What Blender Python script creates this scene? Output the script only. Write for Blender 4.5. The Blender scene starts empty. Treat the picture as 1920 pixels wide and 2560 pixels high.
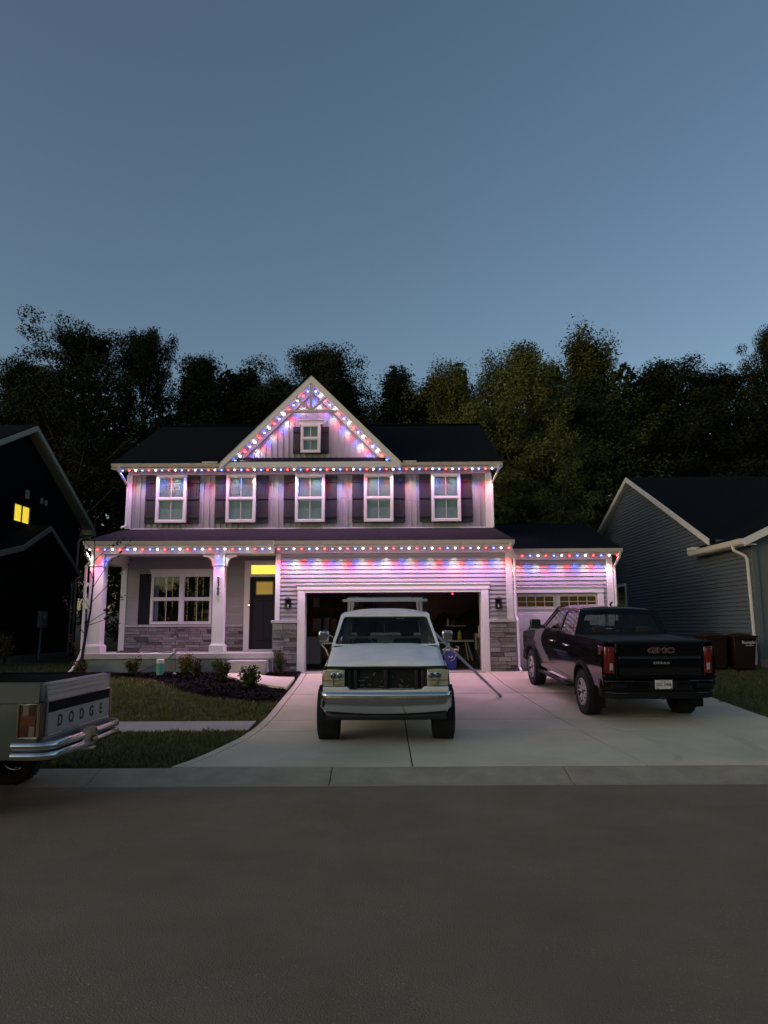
import bpy, bmesh, math, random
import numpy as np
from mathutils import Vector, Matrix
random.seed(7)
SC = bpy.context.scene
COL = SC.collection
R = math.radians

# ------------------------------------------------------------------ camera
_th, _ro = math.atan(285 / 1800.0), R(0.3)
_r0, _u0, _f0 = Vector((1, 0, 0)), Vector((0, -math.sin(_th), math.cos(_th))), Vector((0, math.cos(_th), math.sin(_th)))
_rt = _r0 * math.cos(_ro) - _u0 * math.sin(_ro)
_up = _r0 * math.sin(_ro) + _u0 * math.cos(_ro)
cam_d = bpy.data.cameras.new('camera')
cam_d.sensor_fit = 'VERTICAL'; cam_d.sensor_height = 36.0; cam_d.lens = 36.0 * 1800 / 2560
cam_d.clip_end = 600
cam = bpy.data.objects.new('camera', cam_d); COL.objects.link(cam)
cam.matrix_world = Matrix(((_rt.x, _up.x, -_f0.x, 0), (_rt.y, _up.y, -_f0.y, 0), (_rt.z, _up.z, -_f0.z, 1.95), (0, 0, 0, 1)))
SC.camera = cam

# ------------------------------------------------------------------ sky, dusk glow, exposure
SUN_EL, SUN_AZ = 9.0, 238.0          # degrees; azimuth clockwise from +y (the glow lies behind the camera, to the left)
SKY_STRENGTH, SUN_STRENGTH = 0.134, 0.07
w = bpy.data.worlds.new('World'); SC.world = w; w.use_nodes = True
nt = w.node_tree; nt.nodes.clear()
out = nt.nodes.new('ShaderNodeOutputWorld'); bg = nt.nodes.new('ShaderNodeBackground')
sky = nt.nodes.new('ShaderNodeTexSky'); sky.sky_type = 'NISHITA'; sky.sun_disc = False
sky.sun_elevation = R(SUN_EL); sky.sun_rotation = R(SUN_AZ); sky.altitude = 100
sky.air_density = 1.0; sky.dust_density = 2.0; sky.ozone_density = 1.5
bg.inputs['Strength'].default_value = SKY_STRENGTH
nt.links.new(sky.outputs[0], bg.inputs['Color']); nt.links.new(bg.outputs[0], out.inputs[0])
sun_d = bpy.data.lights.new('sun', 'SUN'); sun_d.energy = SUN_STRENGTH; sun_d.angle = R(35); sun_d.color = (1.0, 0.72, 0.40)
sun = bpy.data.objects.new('sun', sun_d); COL.objects.link(sun)
_el, _az = R(SUN_EL), R(SUN_AZ)
_d = Vector((math.sin(_az) * math.cos(_el), math.cos(_az) * math.cos(_el), math.sin(_el)))
sun.rotation_euler = _d.to_track_quat('Z', 'Y').to_euler()
SC.view_settings.view_transform = 'Standard'; SC.view_settings.look = 'None'
SC.view_settings.exposure = 0.1; SC.view_settings.gamma = 1.0
try: SC.view_settings.use_curve_mapping = False
except Exception: pass
SC.render.engine = 'CYCLES'
SC.cycles.use_denoising = True
SC.cycles.max_bounces = 5; SC.cycles.diffuse_bounces = 2; SC.cycles.glossy_bounces = 3
SC.cycles.transmission_bounces = 4; SC.cycles.transparent_max_bounces = 12
SC.cycles.sample_clamp_indirect = 4.0
SC.cycles.caustics_reflective = False; SC.cycles.caustics_refractive = False

# ------------------------------------------------------------------ materials
MATS = {}
def M(name, col=(.5, .5, .5), rough=.6, metal=0., var=0., vscale=3., bump=0., bscale=60., coat=0., emit=None, estr=0., spec=.5, rand=0., coatr=.05, coati=1.5, stretch=None, col2=None, dirt=0.):
    if name in MATS: return MATS[name]
    m = bpy.data.materials.new(name); m.use_nodes = True; MATS[name] = m
    n, l = m.node_tree.nodes, m.node_tree.links
    b = n['Principled BSDF']
    b.inputs['Roughness'].default_value = rough; b.inputs['Metallic'].default_value = metal
    b.inputs['Specular IOR Level'].default_value = spec
    if coat: b.inputs['Coat Weight'].default_value = coat; b.inputs['Coat Roughness'].default_value = coatr; b.inputs['Coat IOR'].default_value = coati
    if emit:
        b.inputs['Emission Color'].default_value = (*emit, 1); b.inputs['Emission Strength'].default_value = estr
    c = n.new('ShaderNodeRGB'); c.outputs[0].default_value = (*col, 1); last = c.outputs[0]
    geo = n.new('ShaderNodeNewGeometry'); vec = geo.outputs['Position']
    if stretch:
        mp = n.new('ShaderNodeVectorMath'); mp.operation = 'MULTIPLY'; mp.inputs[1].default_value = stretch
        l.new(vec, mp.inputs[0]); vec = mp.outputs[0]
    if var:
        t = n.new('ShaderNodeTexNoise'); t.inputs['Scale'].default_value = vscale; t.inputs['Detail'].default_value = 6
        t.inputs['Roughness'].default_value = .65; l.new(vec, t.inputs['Vector'])
        r = n.new('ShaderNodeMapRange'); r.inputs[1].default_value = .25; r.inputs[2].default_value = .75
        l.new(t.outputs['Fac'], r.inputs[0])
        if col2:
            mx = n.new('ShaderNodeMix'); mx.data_type = 'RGBA'; mx.inputs[7].default_value = (*col2, 1)
            l.new(last, mx.inputs[6]); l.new(r.outputs[0], mx.inputs[0]); last = mx.outputs[2]
        else:
            r.inputs[3].default_value = 1 - var; r.inputs[4].default_value = 1 + var
            h = n.new('ShaderNodeVectorMath'); h.operation = 'SCALE'
            l.new(last, h.inputs[0]); l.new(r.outputs[0], h.inputs['Scale']); last = h.outputs[0]
    if rand:
        oi = n.new('ShaderNodeObjectInfo'); r = n.new('ShaderNodeMapRange'); r.inputs[3].default_value = 1 - rand; r.inputs[4].default_value = 1 + rand
        l.new(oi.outputs['Random'], r.inputs[0])
        h = n.new('ShaderNodeVectorMath'); h.operation = 'SCALE'
        l.new(last, h.inputs[0]); l.new(r.outputs[0], h.inputs['Scale']); last = h.outputs[0]
    if dirt:
        t = n.new('ShaderNodeTexNoise'); t.inputs['Scale'].default_value = 1.7; t.inputs['Detail'].default_value = 8; l.new(vec, t.inputs['Vector'])
        r = n.new('ShaderNodeMapRange'); r.inputs[1].default_value = .35; r.inputs[2].default_value = .7
        r.inputs[3].default_value = max(.02, rough - dirt); r.inputs[4].default_value = min(1, rough + dirt)
        l.new(t.outputs['Fac'], r.inputs[0]); l.new(r.outputs[0], b.inputs['Roughness'])
    l.new(last, b.inputs['Base Color'])
    if bump:
        t = n.new('ShaderNodeTexNoise'); t.inputs['Scale'].default_value = bscale; t.inputs['Detail'].default_value = 5; l.new(vec, t.inputs['Vector'])
        bp = n.new('ShaderNodeBump'); bp.inputs['Strength'].default_value = bump; bp.inputs['Distance'].default_value = .02
        l.new(t.outputs['Fac'], bp.inputs['Height']); l.new(bp.outputs[0], b.inputs['Normal'])
    return m

def glass(name, tint=(.9, .95, .95), rough=.02, f0=.045):
    if name in MATS: return MATS[name]
    m = bpy.data.materials.new(name); m.use_nodes = True; MATS[name] = m
    n, l = m.node_tree.nodes, m.node_tree.links; n.clear()
    o = n.new('ShaderNodeOutputMaterial'); mix = n.new('ShaderNodeMixShader'); lw = n.new('ShaderNodeLayerWeight'); lw.inputs[0].default_value = .5
    pw = n.new('ShaderNodeMath'); pw.operation = 'POWER'; pw.inputs[1].default_value = 5; ma = n.new('ShaderNodeMath'); ma.operation = 'MULTIPLY_ADD'; ma.inputs[1].default_value = 1 - f0; ma.inputs[2].default_value = f0
    t = n.new('ShaderNodeBsdfTransparent'); t.inputs[0].default_value = (*tint, 1)
    g = n.new('ShaderNodeBsdfGlossy'); g.inputs['Roughness'].default_value = rough
    l.new(lw.outputs['Facing'], pw.inputs[0]); l.new(pw.outputs[0], ma.inputs[0]); l.new(ma.outputs[0], mix.inputs[0])
    l.new(t.outputs[0], mix.inputs[1]); l.new(g.outputs[0], mix.inputs[2]); l.new(mix.outputs[0], o.inputs[0])
    return m

def shingle(name, col):
    m = M(name, col, rough=1., var=.35, vscale=9, spec=.06)
    n, l = m.node_tree.nodes, m.node_tree.links; b = n['Principled BSDF']
    geo = n.new('ShaderNodeNewGeometry'); sx = n.new('ShaderNodeSeparateXYZ'); l.new(geo.outputs['Position'], sx.inputs[0])
    ad = n.new('ShaderNodeMath'); ad.operation = 'ADD'; l.new(sx.outputs[1], ad.inputs[0]); l.new(sx.outputs[2], ad.inputs[1])
    cb = n.new('ShaderNodeCombineXYZ'); l.new(sx.outputs[0], cb.inputs[0]); l.new(ad.outputs[0], cb.inputs[1])
    br = n.new('ShaderNodeTexBrick'); br.inputs['Scale'].default_value = 1.0; br.inputs['Brick Width'].default_value = .3; br.inputs['Row Height'].default_value = .2
    br.inputs['Mortar Size'].default_value = .012; br.inputs['Color1'].default_value = (1, 1, 1, 1); br.inputs['Color2'].default_value = (.55, .55, .55, 1); br.inputs['Mortar'].default_value = (0, 0, 0, 1)
    l.new(cb.outputs[0], br.inputs['Vector'])
    nz = n.new('ShaderNodeTexNoise'); nz.inputs['Scale'].default_value = 120; l.new(geo.outputs['Position'], nz.inputs['Vector'])
    mu = n.new('ShaderNodeMath'); mu.operation = 'MULTIPLY_ADD'; mu.inputs[1].default_value = .4; l.new(nz.outputs['Fac'], mu.inputs[0]); l.new(br.outputs['Color'], mu.inputs[2])
    bp = n.new('ShaderNodeBump'); bp.inputs['Strength'].default_value = .8; bp.inputs['Distance'].default_value = .02
    l.new(mu.outputs[0], bp.inputs['Height']); l.new(bp.outputs[0], b.inputs['Normal'])
    return m

WHITE = M('white_trim', (.78, .77, .75), .45, var=.05, vscale=1.5)
GUTTER = M('gutter_almond', (.66, .63, .55), .4, var=.05)
SIDING = M('grey_siding', (.33, .325, .325), .55, var=.06, vscale=2, rand=.04)
SIDING_N = M('slate_siding', (.115, .148, .185), .6, var=.1, vscale=2, rand=.05)
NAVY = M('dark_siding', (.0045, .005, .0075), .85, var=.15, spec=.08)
ROOF = shingle('roof_shingles', (.0075, .0095, .013))
ROOF_D = shingle('roof_shingles_porch', (.032, .028, .035))  # lighter, purplish shingle tone for the porch roof
CONC = M('concrete', (.46, .45, .42), .85, var=.16, vscale=1.3, bump=.35, bscale=90, dirt=.1)
CONC_F = M('foundation_concrete', (.30, .32, .30), .9, var=.15, vscale=2, bump=.3, bscale=50)
SHUT = M('shutter_charcoal', (.040, .037, .046), .6, spec=.25, var=.12, vscale=5, bump=.15, bscale=30, stretch=(1, 1, .1))
DARK = M('black_plastic', (.012, .012, .013), .5, bump=.1, bscale=200)
BLACKM = M('matte_black', (.006, .006, .007), .8)
CHROME = M('chrome', (.62, .64, .66), .12, metal=1., dirt=.06)
STEEL = M('brushed_metal', (.5, .5, .5), .35, metal=1., var=.1)
RUBBER = M('tyre_rubber', (.012, .012, .013), .85, var=.25, bump=.3, bscale=150)
WOOD = M('plywood', (.22, .15, .09), .7, var=.25, vscale=6, stretch=(1, 1, .2))
GLASS = glass('window_glass')
GLASS_T = glass('tinted_glass', (.30, .34, .34))
GLASS_W = glass('windscreen_glass', (.42, .48, .46))

# ------------------------------------------------------------------ mesh helpers
ORG = Vector((0, 0, 0))
def _obj(name, data, parent=None):
    o = bpy.data.objects.new(name, data); COL.objects.link(o)
    if parent is not None: o.parent = parent
    return o
def tag(o, label=None, cat=None, group=None, kind=None):
    if label: o['label'] = label
    if cat: o['category'] = cat
    if group: o['group'] = group
    if kind: o['kind'] = kind
    return o
def thing(name, label, cat, loc=(0, 0, 0), group=None, local=False, rot=None):
    global ORG
    o = _obj(name, None); o.empty_display_size = .2; o.location = loc
    if rot: o.rotation_euler = rot
    tag(o, label, cat, group); ORG = Vector((0, 0, 0)) if local else Vector(loc)
    return o
def org(*v):
    global ORG
    ORG = Vector(v) if v else Vector((0, 0, 0))

class MB:
    def __init__(s): s.v = []; s.f = []
    def add(s, vs, fs):
        k = len(s.v); s.v += [tuple(p) for p in vs]; s.f += [tuple(i + k for i in f) for f in fs]; return s
    def box(s, x0, x1, y0, y1, z0, z1):
        return s.add([(x0, y0, z0), (x1, y0, z0), (x1, y1, z0), (x0, y1, z0), (x0, y0, z1), (x1, y0, z1), (x1, y1, z1), (x0, y1, z1)],
                     [(0, 3, 2, 1), (4, 5, 6, 7), (0, 1, 5, 4), (1, 2, 6, 5), (2, 3, 7, 6), (3, 0, 4, 7)])
    def hexa(s, p):     # 8 points, bottom ring then top ring
        return s.add(p, [(0, 3, 2, 1), (4, 5, 6, 7), (0, 1, 5, 4), (1, 2, 6, 5), (2, 3, 7, 6), (3, 0, 4, 7)])
    def prism(s, poly, a, b, axis='y'):   # poly in the two other axes, in order
        def mk(p, t): return {'y': (p[0], t, p[1]), 'x': (t, p[0], p[1]), 'z': (p[0], p[1], t)}[axis]
        n = len(poly); vs = [mk(p, a) for p in poly] + [mk(p, b) for p in poly]
        return s.add(vs, [tuple(range(n))[::-1], tuple(range(n, 2 * n))] + [(i, (i + 1) % n, n + (i + 1) % n, n + i) for i in range(n)])
    def quad(s, *p): return s.add(p, [tuple(range(len(p)))])
    def tube(s, pts, r, n=8, cap=True, flat=None):
        pts = [Vector(p) for p in pts]; rs = r if isinstance(r, (list, tuple)) else [r] * len(pts); rings = []
        prev = None
        for i, p in enumerate(pts):
            d = (pts[min(i + 1, len(pts) - 1)] - pts[max(i - 1, 0)]).normalized()
            if prev is None:
                a = Vector((0, 0, 1)) if abs(d.z) < .9 else Vector((1, 0, 0)); u = d.cross(a).normalized()
            else: u = (prev - d * prev.dot(d)).normalized()
            prev = u; v = d.cross(u)
            rings.append([p + (u * math.cos(2 * math.pi * (k + .5) / n) + v * math.sin(2 * math.pi * (k + .5) / n)) * rs[i] for k in range(n)])
        vs = [q for g in rings for q in g]; fs = []
        for i in range(len(rings) - 1):
            for k in range(n): fs.append((i * n + k, i * n + (k + 1) % n, (i + 1) * n + (k + 1) % n, (i + 1) * n + k))
        if cap: fs += [tuple(range(n))[::-1], tuple(range((len(rings) - 1) * n, len(rings) * n))]
        return s.add(vs, fs)
    def lathe(s, prof, c, axis='z', n=24, close=False):   # prof: (radius, along)
        vs = []; m = len(prof)
        for k in range(n):
            a = 2 * math.pi * k / n; ca, sa = math.cos(a), math.sin(a)
            for r, t in prof:
                vs.append({'z': (c[0] + r * ca, c[1] + r * sa, c[2] + t), 'x': (c[0] + t, c[1] + r * ca, c[2] + r * sa), 'y': (c[0] + r * sa, c[1] + t, c[2] + r * ca)}[axis])
        fs = []
        for k in range(n):
            j = (k + 1) % n
            for i in range(m if close else m - 1):
                i2 = (i + 1) % m; fs.append((k * m + i, j * m + i, j * m + i2, k * m + i2))
        return s.add(vs, fs)
    def loft(s, rings, closed=False, caps=True):
        n = len(rings[0]); vs = [p for g in rings for p in g]; fs = []
        for i in range(len(rings) - 1):
            for k in range(n if closed else n - 1):
                j = (k + 1) % n; fs.append((i * n + k, i * n + j, (i + 1) * n + j, (i + 1) * n + k))
        if caps: fs += [tuple(range(n))[::-1], tuple(range((len(rings) - 1) * n, len(rings) * n))]
        return s.add(vs, fs)
    def build(s, name, mat, parent=None, bevel=0, seg=2, smooth=None, label=None, solid=0, solo=0):
        o_ = ORG
        me = bpy.data.meshes.new(name); me.from_pydata([(p[0] - o_.x, p[1] - o_.y, p[2] - o_.z) for p in s.v], [], s.f)
        b = bmesh.new(); b.from_mesh(me); bmesh.ops.recalc_face_normals(b, faces=b.faces); b.to_mesh(me); b.free()
        me.materials.append(mat); o = _obj(name, me, parent)
        if solid:
            md = o.modifiers.new('s', 'SOLIDIFY'); md.thickness = solid; md.offset = solo
        if bevel:
            md = o.modifiers.new('b', 'BEVEL'); md.width = bevel; md.segments = seg; md.limit_method = 'ANGLE'; md.angle_limit = R(35)
        if smooth is not None or bevel:
            for p in me.polygons: p.use_smooth = True
            me.set_sharp_from_angle(angle=R(smooth if smooth is not None else 35))
        if label: o['label'] = label
        return o

def box(name, mat, parent, x0, x1, y0, y1, z0, z1, bevel=0, **k):
    return MB().box(x0, x1, y0, y1, z0, z1).build(name, mat, parent, bevel, **k)

_unit = {}
def unit_mesh(kind, mat):
    key = (kind, mat.name)
    if key in _unit: return _unit[key]
    b = bmesh.new()
    if kind == 'box':
        bmesh.ops.create_cube(b, size=1.0)
    elif kind == 'stone':
        bmesh.ops.create_cube(b, size=1.0)
        for v in b.verts: v.co.x *= 1.0 if v.co.y > 0 else .985; v.co.z *= 1.0 if v.co.y > 0 else .93
        for v in b.verts: v.co += Vector((random.uniform(-.012, .012), random.uniform(-.08, .08) if v.co.y < 0 else 0, random.uniform(-.03, .03)))
    elif kind == 'lap':     # lap siding board: thick butt at the bottom, thin at the top; front is -y
        vs = [b.verts.new(p) for p in ((-.5, .5, -.5), (.5, .5, -.5), (.5, .5, .5), (-.5, .5, .5), (-.5, -.5, -.5), (.5, -.5, -.5), (.5, .25, .5), (-.5, .25, .5))]
        for f in ((0, 1, 2, 3), (4, 7, 6, 5), (0, 4, 5, 1), (3, 2, 6, 7), (0, 3, 7, 4), (1, 5, 6, 2)): b.faces.new([vs[i] for i in f])
        bmesh.ops.recalc_face_normals(b, faces=b.faces)
    me = bpy.data.meshes.new(kind); b.to_mesh(me); b.free(); me.materials.append(mat); _unit[key] = me
    return me
def piece(name, kind, mat, parent, x0, x1, y0, y1, z0, z1):
    o = _obj(name, unit_mesh(kind, mat), parent)
    o.location = Vector(((x0 + x1) / 2, (y0 + y1) / 2, (z0 + z1) / 2)) - ORG; o.scale = (abs(x1 - x0), abs(y1 - y0), abs(z1 - z0))
    return o
def text(name, s, size, mat, parent, loc, rot=(R(90), 0, 0), depth=.004, sx=1., bold=0., space=1., align='CENTER'):
    c = bpy.data.curves.new('t', 'FONT'); c.body = s; c.size = size; c.extrude = depth; c.align_x = align; c.align_y = 'CENTER'; c.offset = bold; c.space_character = space
    t = bpy.data.objects.new('t', c); COL.objects.link(t)
    dg = bpy.context.evaluated_depsgraph_get(); me = bpy.data.meshes.new_from_object(t.evaluated_get(dg)); bpy.data.objects.remove(t)
    me.materials.clear(); me.materials.append(mat)
    o = _obj(name, me, parent); o.location = Vector(loc) - ORG; o.rotation_euler = rot; o.scale = (sx, 1, 1)
    return o

# ------------------------------------------------------------------ ground
PROF = [(-60, -.01), (9.30, 0), (9.95, .10), (12, .15), (14, .25), (17.95, .52), (19.8, .72), (21, .78), (34, .78), (60, 1.6), (160, 5)]
def gz(Y):
    for (a, b), (c, d) in zip(PROF, PROF[1:]):
        if a <= Y <= c: return b + (d - b) * (Y - a) / (c - a)
    return 0
def sheet(name, mat, xl, xr, y0, y1, dz, parent=None, thick=0., nx=1):
    """a sheet that follows the ground profile; xl/xr are numbers or functions of Y"""
    fl = xl if callable(xl) else (lambda y: xl); fr = xr if callable(xr) else (lambda y: xr)
    ys = sorted(set([y0, y1] + [p[0] for p in PROF if y0 < p[0] < y1] + [y0 + (y1 - y0) * i / 6 for i in range(1, 6)]))
    m = MB()
    rows = [[(fl(y) + (fr(y) - fl(y)) * i / nx, y, gz(y) + dz) for i in range(nx + 1)] for y in ys]
    m.loft(rows, caps=False)
    if thick:
        a = [(fl(y), y, gz(y) + dz) for y in ys]; b = [(fr(y), y, gz(y) + dz) for y in ys]
        edge = a + b[::-1]; lo = [(p[0], p[1], p[2] - thick) for p in edge]
        m.loft([edge + [edge[0]], lo + [lo[0]]], caps=False)
    return m.build(name, mat, parent)
def interp(tab):
    def f(y):
        if y <= tab[0][0]: return tab[0][1]
        for (a, b), (c, d) in zip(tab, tab[1:]):
            if a <= y <= c: return b + (d - b) * (y - a) / (c - a)
        return tab[-1][1]
    return f

SOIL = M('lawn_soil', (.028, .035, .014), .95, var=.4, vscale=4, bump=.6, bscale=60)
g = MB(); ys = [-60, -20, 0] + [p[0] for p in PROF[1:]]
g.loft([[(x, y, gz(y) - .03) for x in (-160, -60, -20, 0, 20, 60, 160)] for y in ys], caps=False)
tag(g.build('ground', SOIL), kind='structure')
ASPH = M('asphalt', (.245, .180, .106), .8, var=.2, vscale=.7, bump=1., bscale=90, dirt=.16)
_n, _l = ASPH.node_tree.nodes, ASPH.node_tree.links     # bright aggregate specks and pale scuffs in the road surface
_g = _n.new('ShaderNodeNewGeometry'); _v = _n.new('ShaderNodeTexVoronoi'); _v.inputs['Scale'].default_value = 26; _l.new(_g.outputs['Position'], _v.inputs['Vector'])
_c = _n.new('ShaderNodeMapRange'); _c.inputs[1].default_value = .10; _c.inputs[2].default_value = .20; _c.inputs[3].default_value = 1; _c.inputs[4].default_value = 0; _l.new(_v.outputs['Distance'], _c.inputs[0])
_t = _n.new('ShaderNodeTexNoise'); _t.inputs['Scale'].default_value = .9; _t.inputs['Detail'].default_value = 9; _l.new(_g.outputs['Position'], _t.inputs['Vector'])
_c2 = _n.new('ShaderNodeMapRange'); _c2.inputs[1].default_value = .46; _c2.inputs[2].default_value = .70; _l.new(_t.outputs['Fac'], _c2.inputs[0])
_m = _n.new('ShaderNodeMath'); _m.operation = 'MULTIPLY'; _l.new(_c.outputs[0], _m.inputs[0]); _l.new(_c2.outputs[0], _m.inputs[1])
_x = _n.new('ShaderNodeMix'); _x.data_type = 'RGBA'; _x.inputs[7].default_value = (.50, .43, .33, 1); _l.new(_m.outputs[0], _x.inputs[0])
_b = _n['Principled BSDF']; _src = _b.inputs['Base Color'].links[0].from_socket; _l.new(_src, _x.inputs[6]); _l.new(_x.outputs[2], _b.inputs['Base Color'])
road = MB(); road.loft([[(x, y, gz(y) + .004) for x in np.linspace(-70, 70, 15)] for y in (-6, -3, 0, 3, 6, 9.32)], caps=False)
tag(road.build('road', ASPH), kind='structure')
KERBM = M('kerb_concrete', (.37, .315, .215), .85, var=.25, vscale=2.5, bump=.4, bscale=80, dirt=.1)
kerb = thing('kerb', None, None); kerb['kind'] = 'structure'
for k in range(-7, 8):
    x0 = -.7 + 3.04 * k + .006; x1 = x0 + 3.028
    prof = [(9.27, .008), (9.42, .0095), (9.50, .022), (9.62, .055), (9.76, .09), (9.86, .105), (9.945, .108), (9.945, -.1), (9.27, -.1)]
    m = MB(); m.prism(prof, x0, x1, 'x'); m.build('kerb_segment', KERBM, kerb, bevel=.006)
box('joint_filler', M('joint_dirt', (.05, .045, .035), .95), kerb, -22, 22, 9.30, 9.93, -.12, .004)

DX_L = interp([(9.95, -2.85), (10.4, -2.70), (10.9, -2.58), (12.0, -2.38), (12.9, -2.27), (14, -2.24), (19.8, -2.24)])
DX_R = interp([(9.95, 7.9), (11.2, 7.4), (12.5, 7.05), (19.8, 7.0)])
drive = thing('driveway', None, None); drive['kind'] = 'structure'
sheet('joint_base', M('joint_dirt'), lambda y: DX_L(y) + .01, lambda y: DX_R(y) - .01, 9.95, 20.3, .002, drive)
DRIVEM = M('driveway_concrete', (.65, .585, .415), .8, var=.17, vscale=.8, bump=.3, bscale=120, dirt=.12, rand=.04)
xs = [lambda y: DX_L(y), lambda y: DX_L(y) + .16, lambda y: .36, lambda y: 3.47 - .071 * (y - 10.0), lambda y: DX_R(y)]
ysd = [9.955, 12.62, 13.62, 16.6, 19.79]
for j in range(4):
    for i in range(4):
        if i == 0 and j == 3: pass
        sheet('slab', DRIVEM, (lambda f: lambda y: f(y) + .010)(xs[i]), (lambda f: lambda y: f(y) - .010)(xs[i + 1]), ysd[j] + .008, ysd[j + 1] - .008, .02, drive, thick=.03, nx=3)
# worn tyre marks and a few cracks on the slabs
def ribbon(name, mat, pts, w_, parent, dz=.0235):
    rows = []
    for i, p in enumerate(pts):
        a = Vector(pts[max(0, i - 1)]); b = Vector(pts[min(len(pts) - 1, i + 1)]); d = (b - a).normalized(); n = Vector((-d.y, d.x)) * w_ * .5
        rows.append([(p[0] - n.x, p[1] - n.y, gz(p[1] - n.y) + dz), (p[0] + n.x, p[1] + n.y, gz(p[1] + n.y) + dz)])
    MB().loft(rows, caps=False).build(name, mat, parent)
MARK = M('tyre_smear', (.59, .53, .375), .8, var=.2, vscale=1.3)
def arc(cx, cy, r, a0, a1, n=26): return [(cx + r * math.cos(R(a0 + (a1 - a0) * i / n)), cy + r * math.sin(R(a0 + (a1 - a0) * i / n))) for i in range(n + 1)]
ribbon('tyre_mark', MARK, arc(1.2, 11.3, 3.0, -22, 30), .10, drive); ribbon('tyre_mark', MARK, arc(.2, 12.2, 5.4, -18, 12), .17, drive)
sw = thing('sidewalk', None, None); sw['kind'] = 'structure'
for k in range(9):
    x1 = -2.36 - k * 1.27; sheet('slab', M('sidewalk_concrete', (.43, .41, .35), .85, var=.13, vscale=1.4, bump=.3, bscale=110, rand=.05), x1 - 1.258, x1, 12.63, 13.61, .016, sw, thick=.03)
for k in range(5):
    x0 = 7.06 + k * 1.3; sheet('slab', M('sidewalk_concrete'), x0, x0 + 1.288, 12.63, 13.61, .016, sw, thick=.03)
# front walk: curves from the porch step to the driveway
wl = [(-4.12, 19.55), (-4.12, 19.0), (-3.95, 18.6), (-3.5, 18.1), (-3.0, 17.55), (-2.62, 17.15), (-2.26, 16.95)]
wr = [(-3.08, 19.55), (-3.12, 19.2), (-3.22, 19.0), (-3.16, 18.8), (-2.95, 18.62), (-2.65, 18.5), (-2.26, 18.45)]
walk = thing('walkway', None, None); walk['kind'] = 'structure'
for a, b in ((0, 3), (3, 6)):
    m = MB(); rows = []
    for i in range(a, b + 1):
        rows.append([tuple(Vector((wl[i][0], wl[i][1], 0)).lerp(Vector((wr[i][0], wr[i][1], 0)), t)) for t in (0, .5, 1)])
    rows = [[(p[0], p[1], gz(p[1]) + .05) for p in r] for r in rows]
    m.loft(rows, caps=False)
    m.build('slab', DRIVEM, walk, solid=.08, solo=-1)
# mulch bed with loose bark pieces
bed_edge = [(-8.6, 19.2), (-7.2, 19.25), (-6.3, 19.0), (-5.6, 18.5), (-5.0, 17.6), (-4.4, 16.75), (-3.8, 16.2), (-3.1, 15.8), (-2.6, 15.62), (-2.25, 15.6)]
MULCH = M('dark_mulch', (.008, .0065, .006), .95, spec=.08, var=.5, vscale=14, bump=.8, bscale=45)
bed = MB(); n = 28
rows = []
fb = interp(bed_edge)
for i in range(n + 1):
    x = -8.6 + (8.6 - 2.25) * i / n; y0 = fb(x); y1 = 19.6
    rows.append([(x, y0 + (y1 - y0) * t, gz(y0 + (y1 - y0) * t) + .0 + .07 * min(1, t * 3) * (1 if t < .99 else .8) + random.uniform(-.015, .02) * (t > 0)) for t in (0, .08, .25, .45, .65, .85, 1)])
bed.loft(rows, caps=False)
tag(bed.build('mulch_bed', MULCH, smooth=60), kind='structure')
rng = np.random.default_rng(3)
def scatter_chips(name, n, fn, mat, s0, s1):
    vs, fs = [], []
    for i in range(n):
        x, y, z = fn(); a = rng.uniform(0, 6.28); t = rng.uniform(-.5, .5); L = rng.uniform(s0, s1); W = L * rng.uniform(.25, .5)
        ux = Vector((math.cos(a), math.sin(a), t)).normalized() * L; vx = Vector((-math.sin(a), math.cos(a), rng.uniform(-.5, .5))) * W
        p = Vector((x, y, z + L * abs(t) * .5)); k = len(vs)
        vs += [p - ux - vx, p + ux - vx, p + ux + vx, p - ux + vx, p + Vector((0, 0, -.02))]; fs += [(k, k + 1, k + 2, k + 3), (k, k + 4, k + 1), (k + 2, k + 4, k + 3)]
    m = MB(); m.v = [tuple(v) for v in vs]; m.f = fs; return m.build(name, mat)
def in_bed():
    while 1:
        x = rng.uniform(-8.4, -2.3); y = rng.uniform(15.6, 19.5)
        if y > fb(x) + .05: return x, y, gz(y) + .08
tag(scatter_chips('mulch_chips', 5000, in_bed, M('bark_chips', (.013, .010, .009), .95, spec=.08, var=.6, vscale=30), .02, .05), 'loose dark bark mulch covering the planting bed by the porch', 'mulch', kind='stuff')

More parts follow.
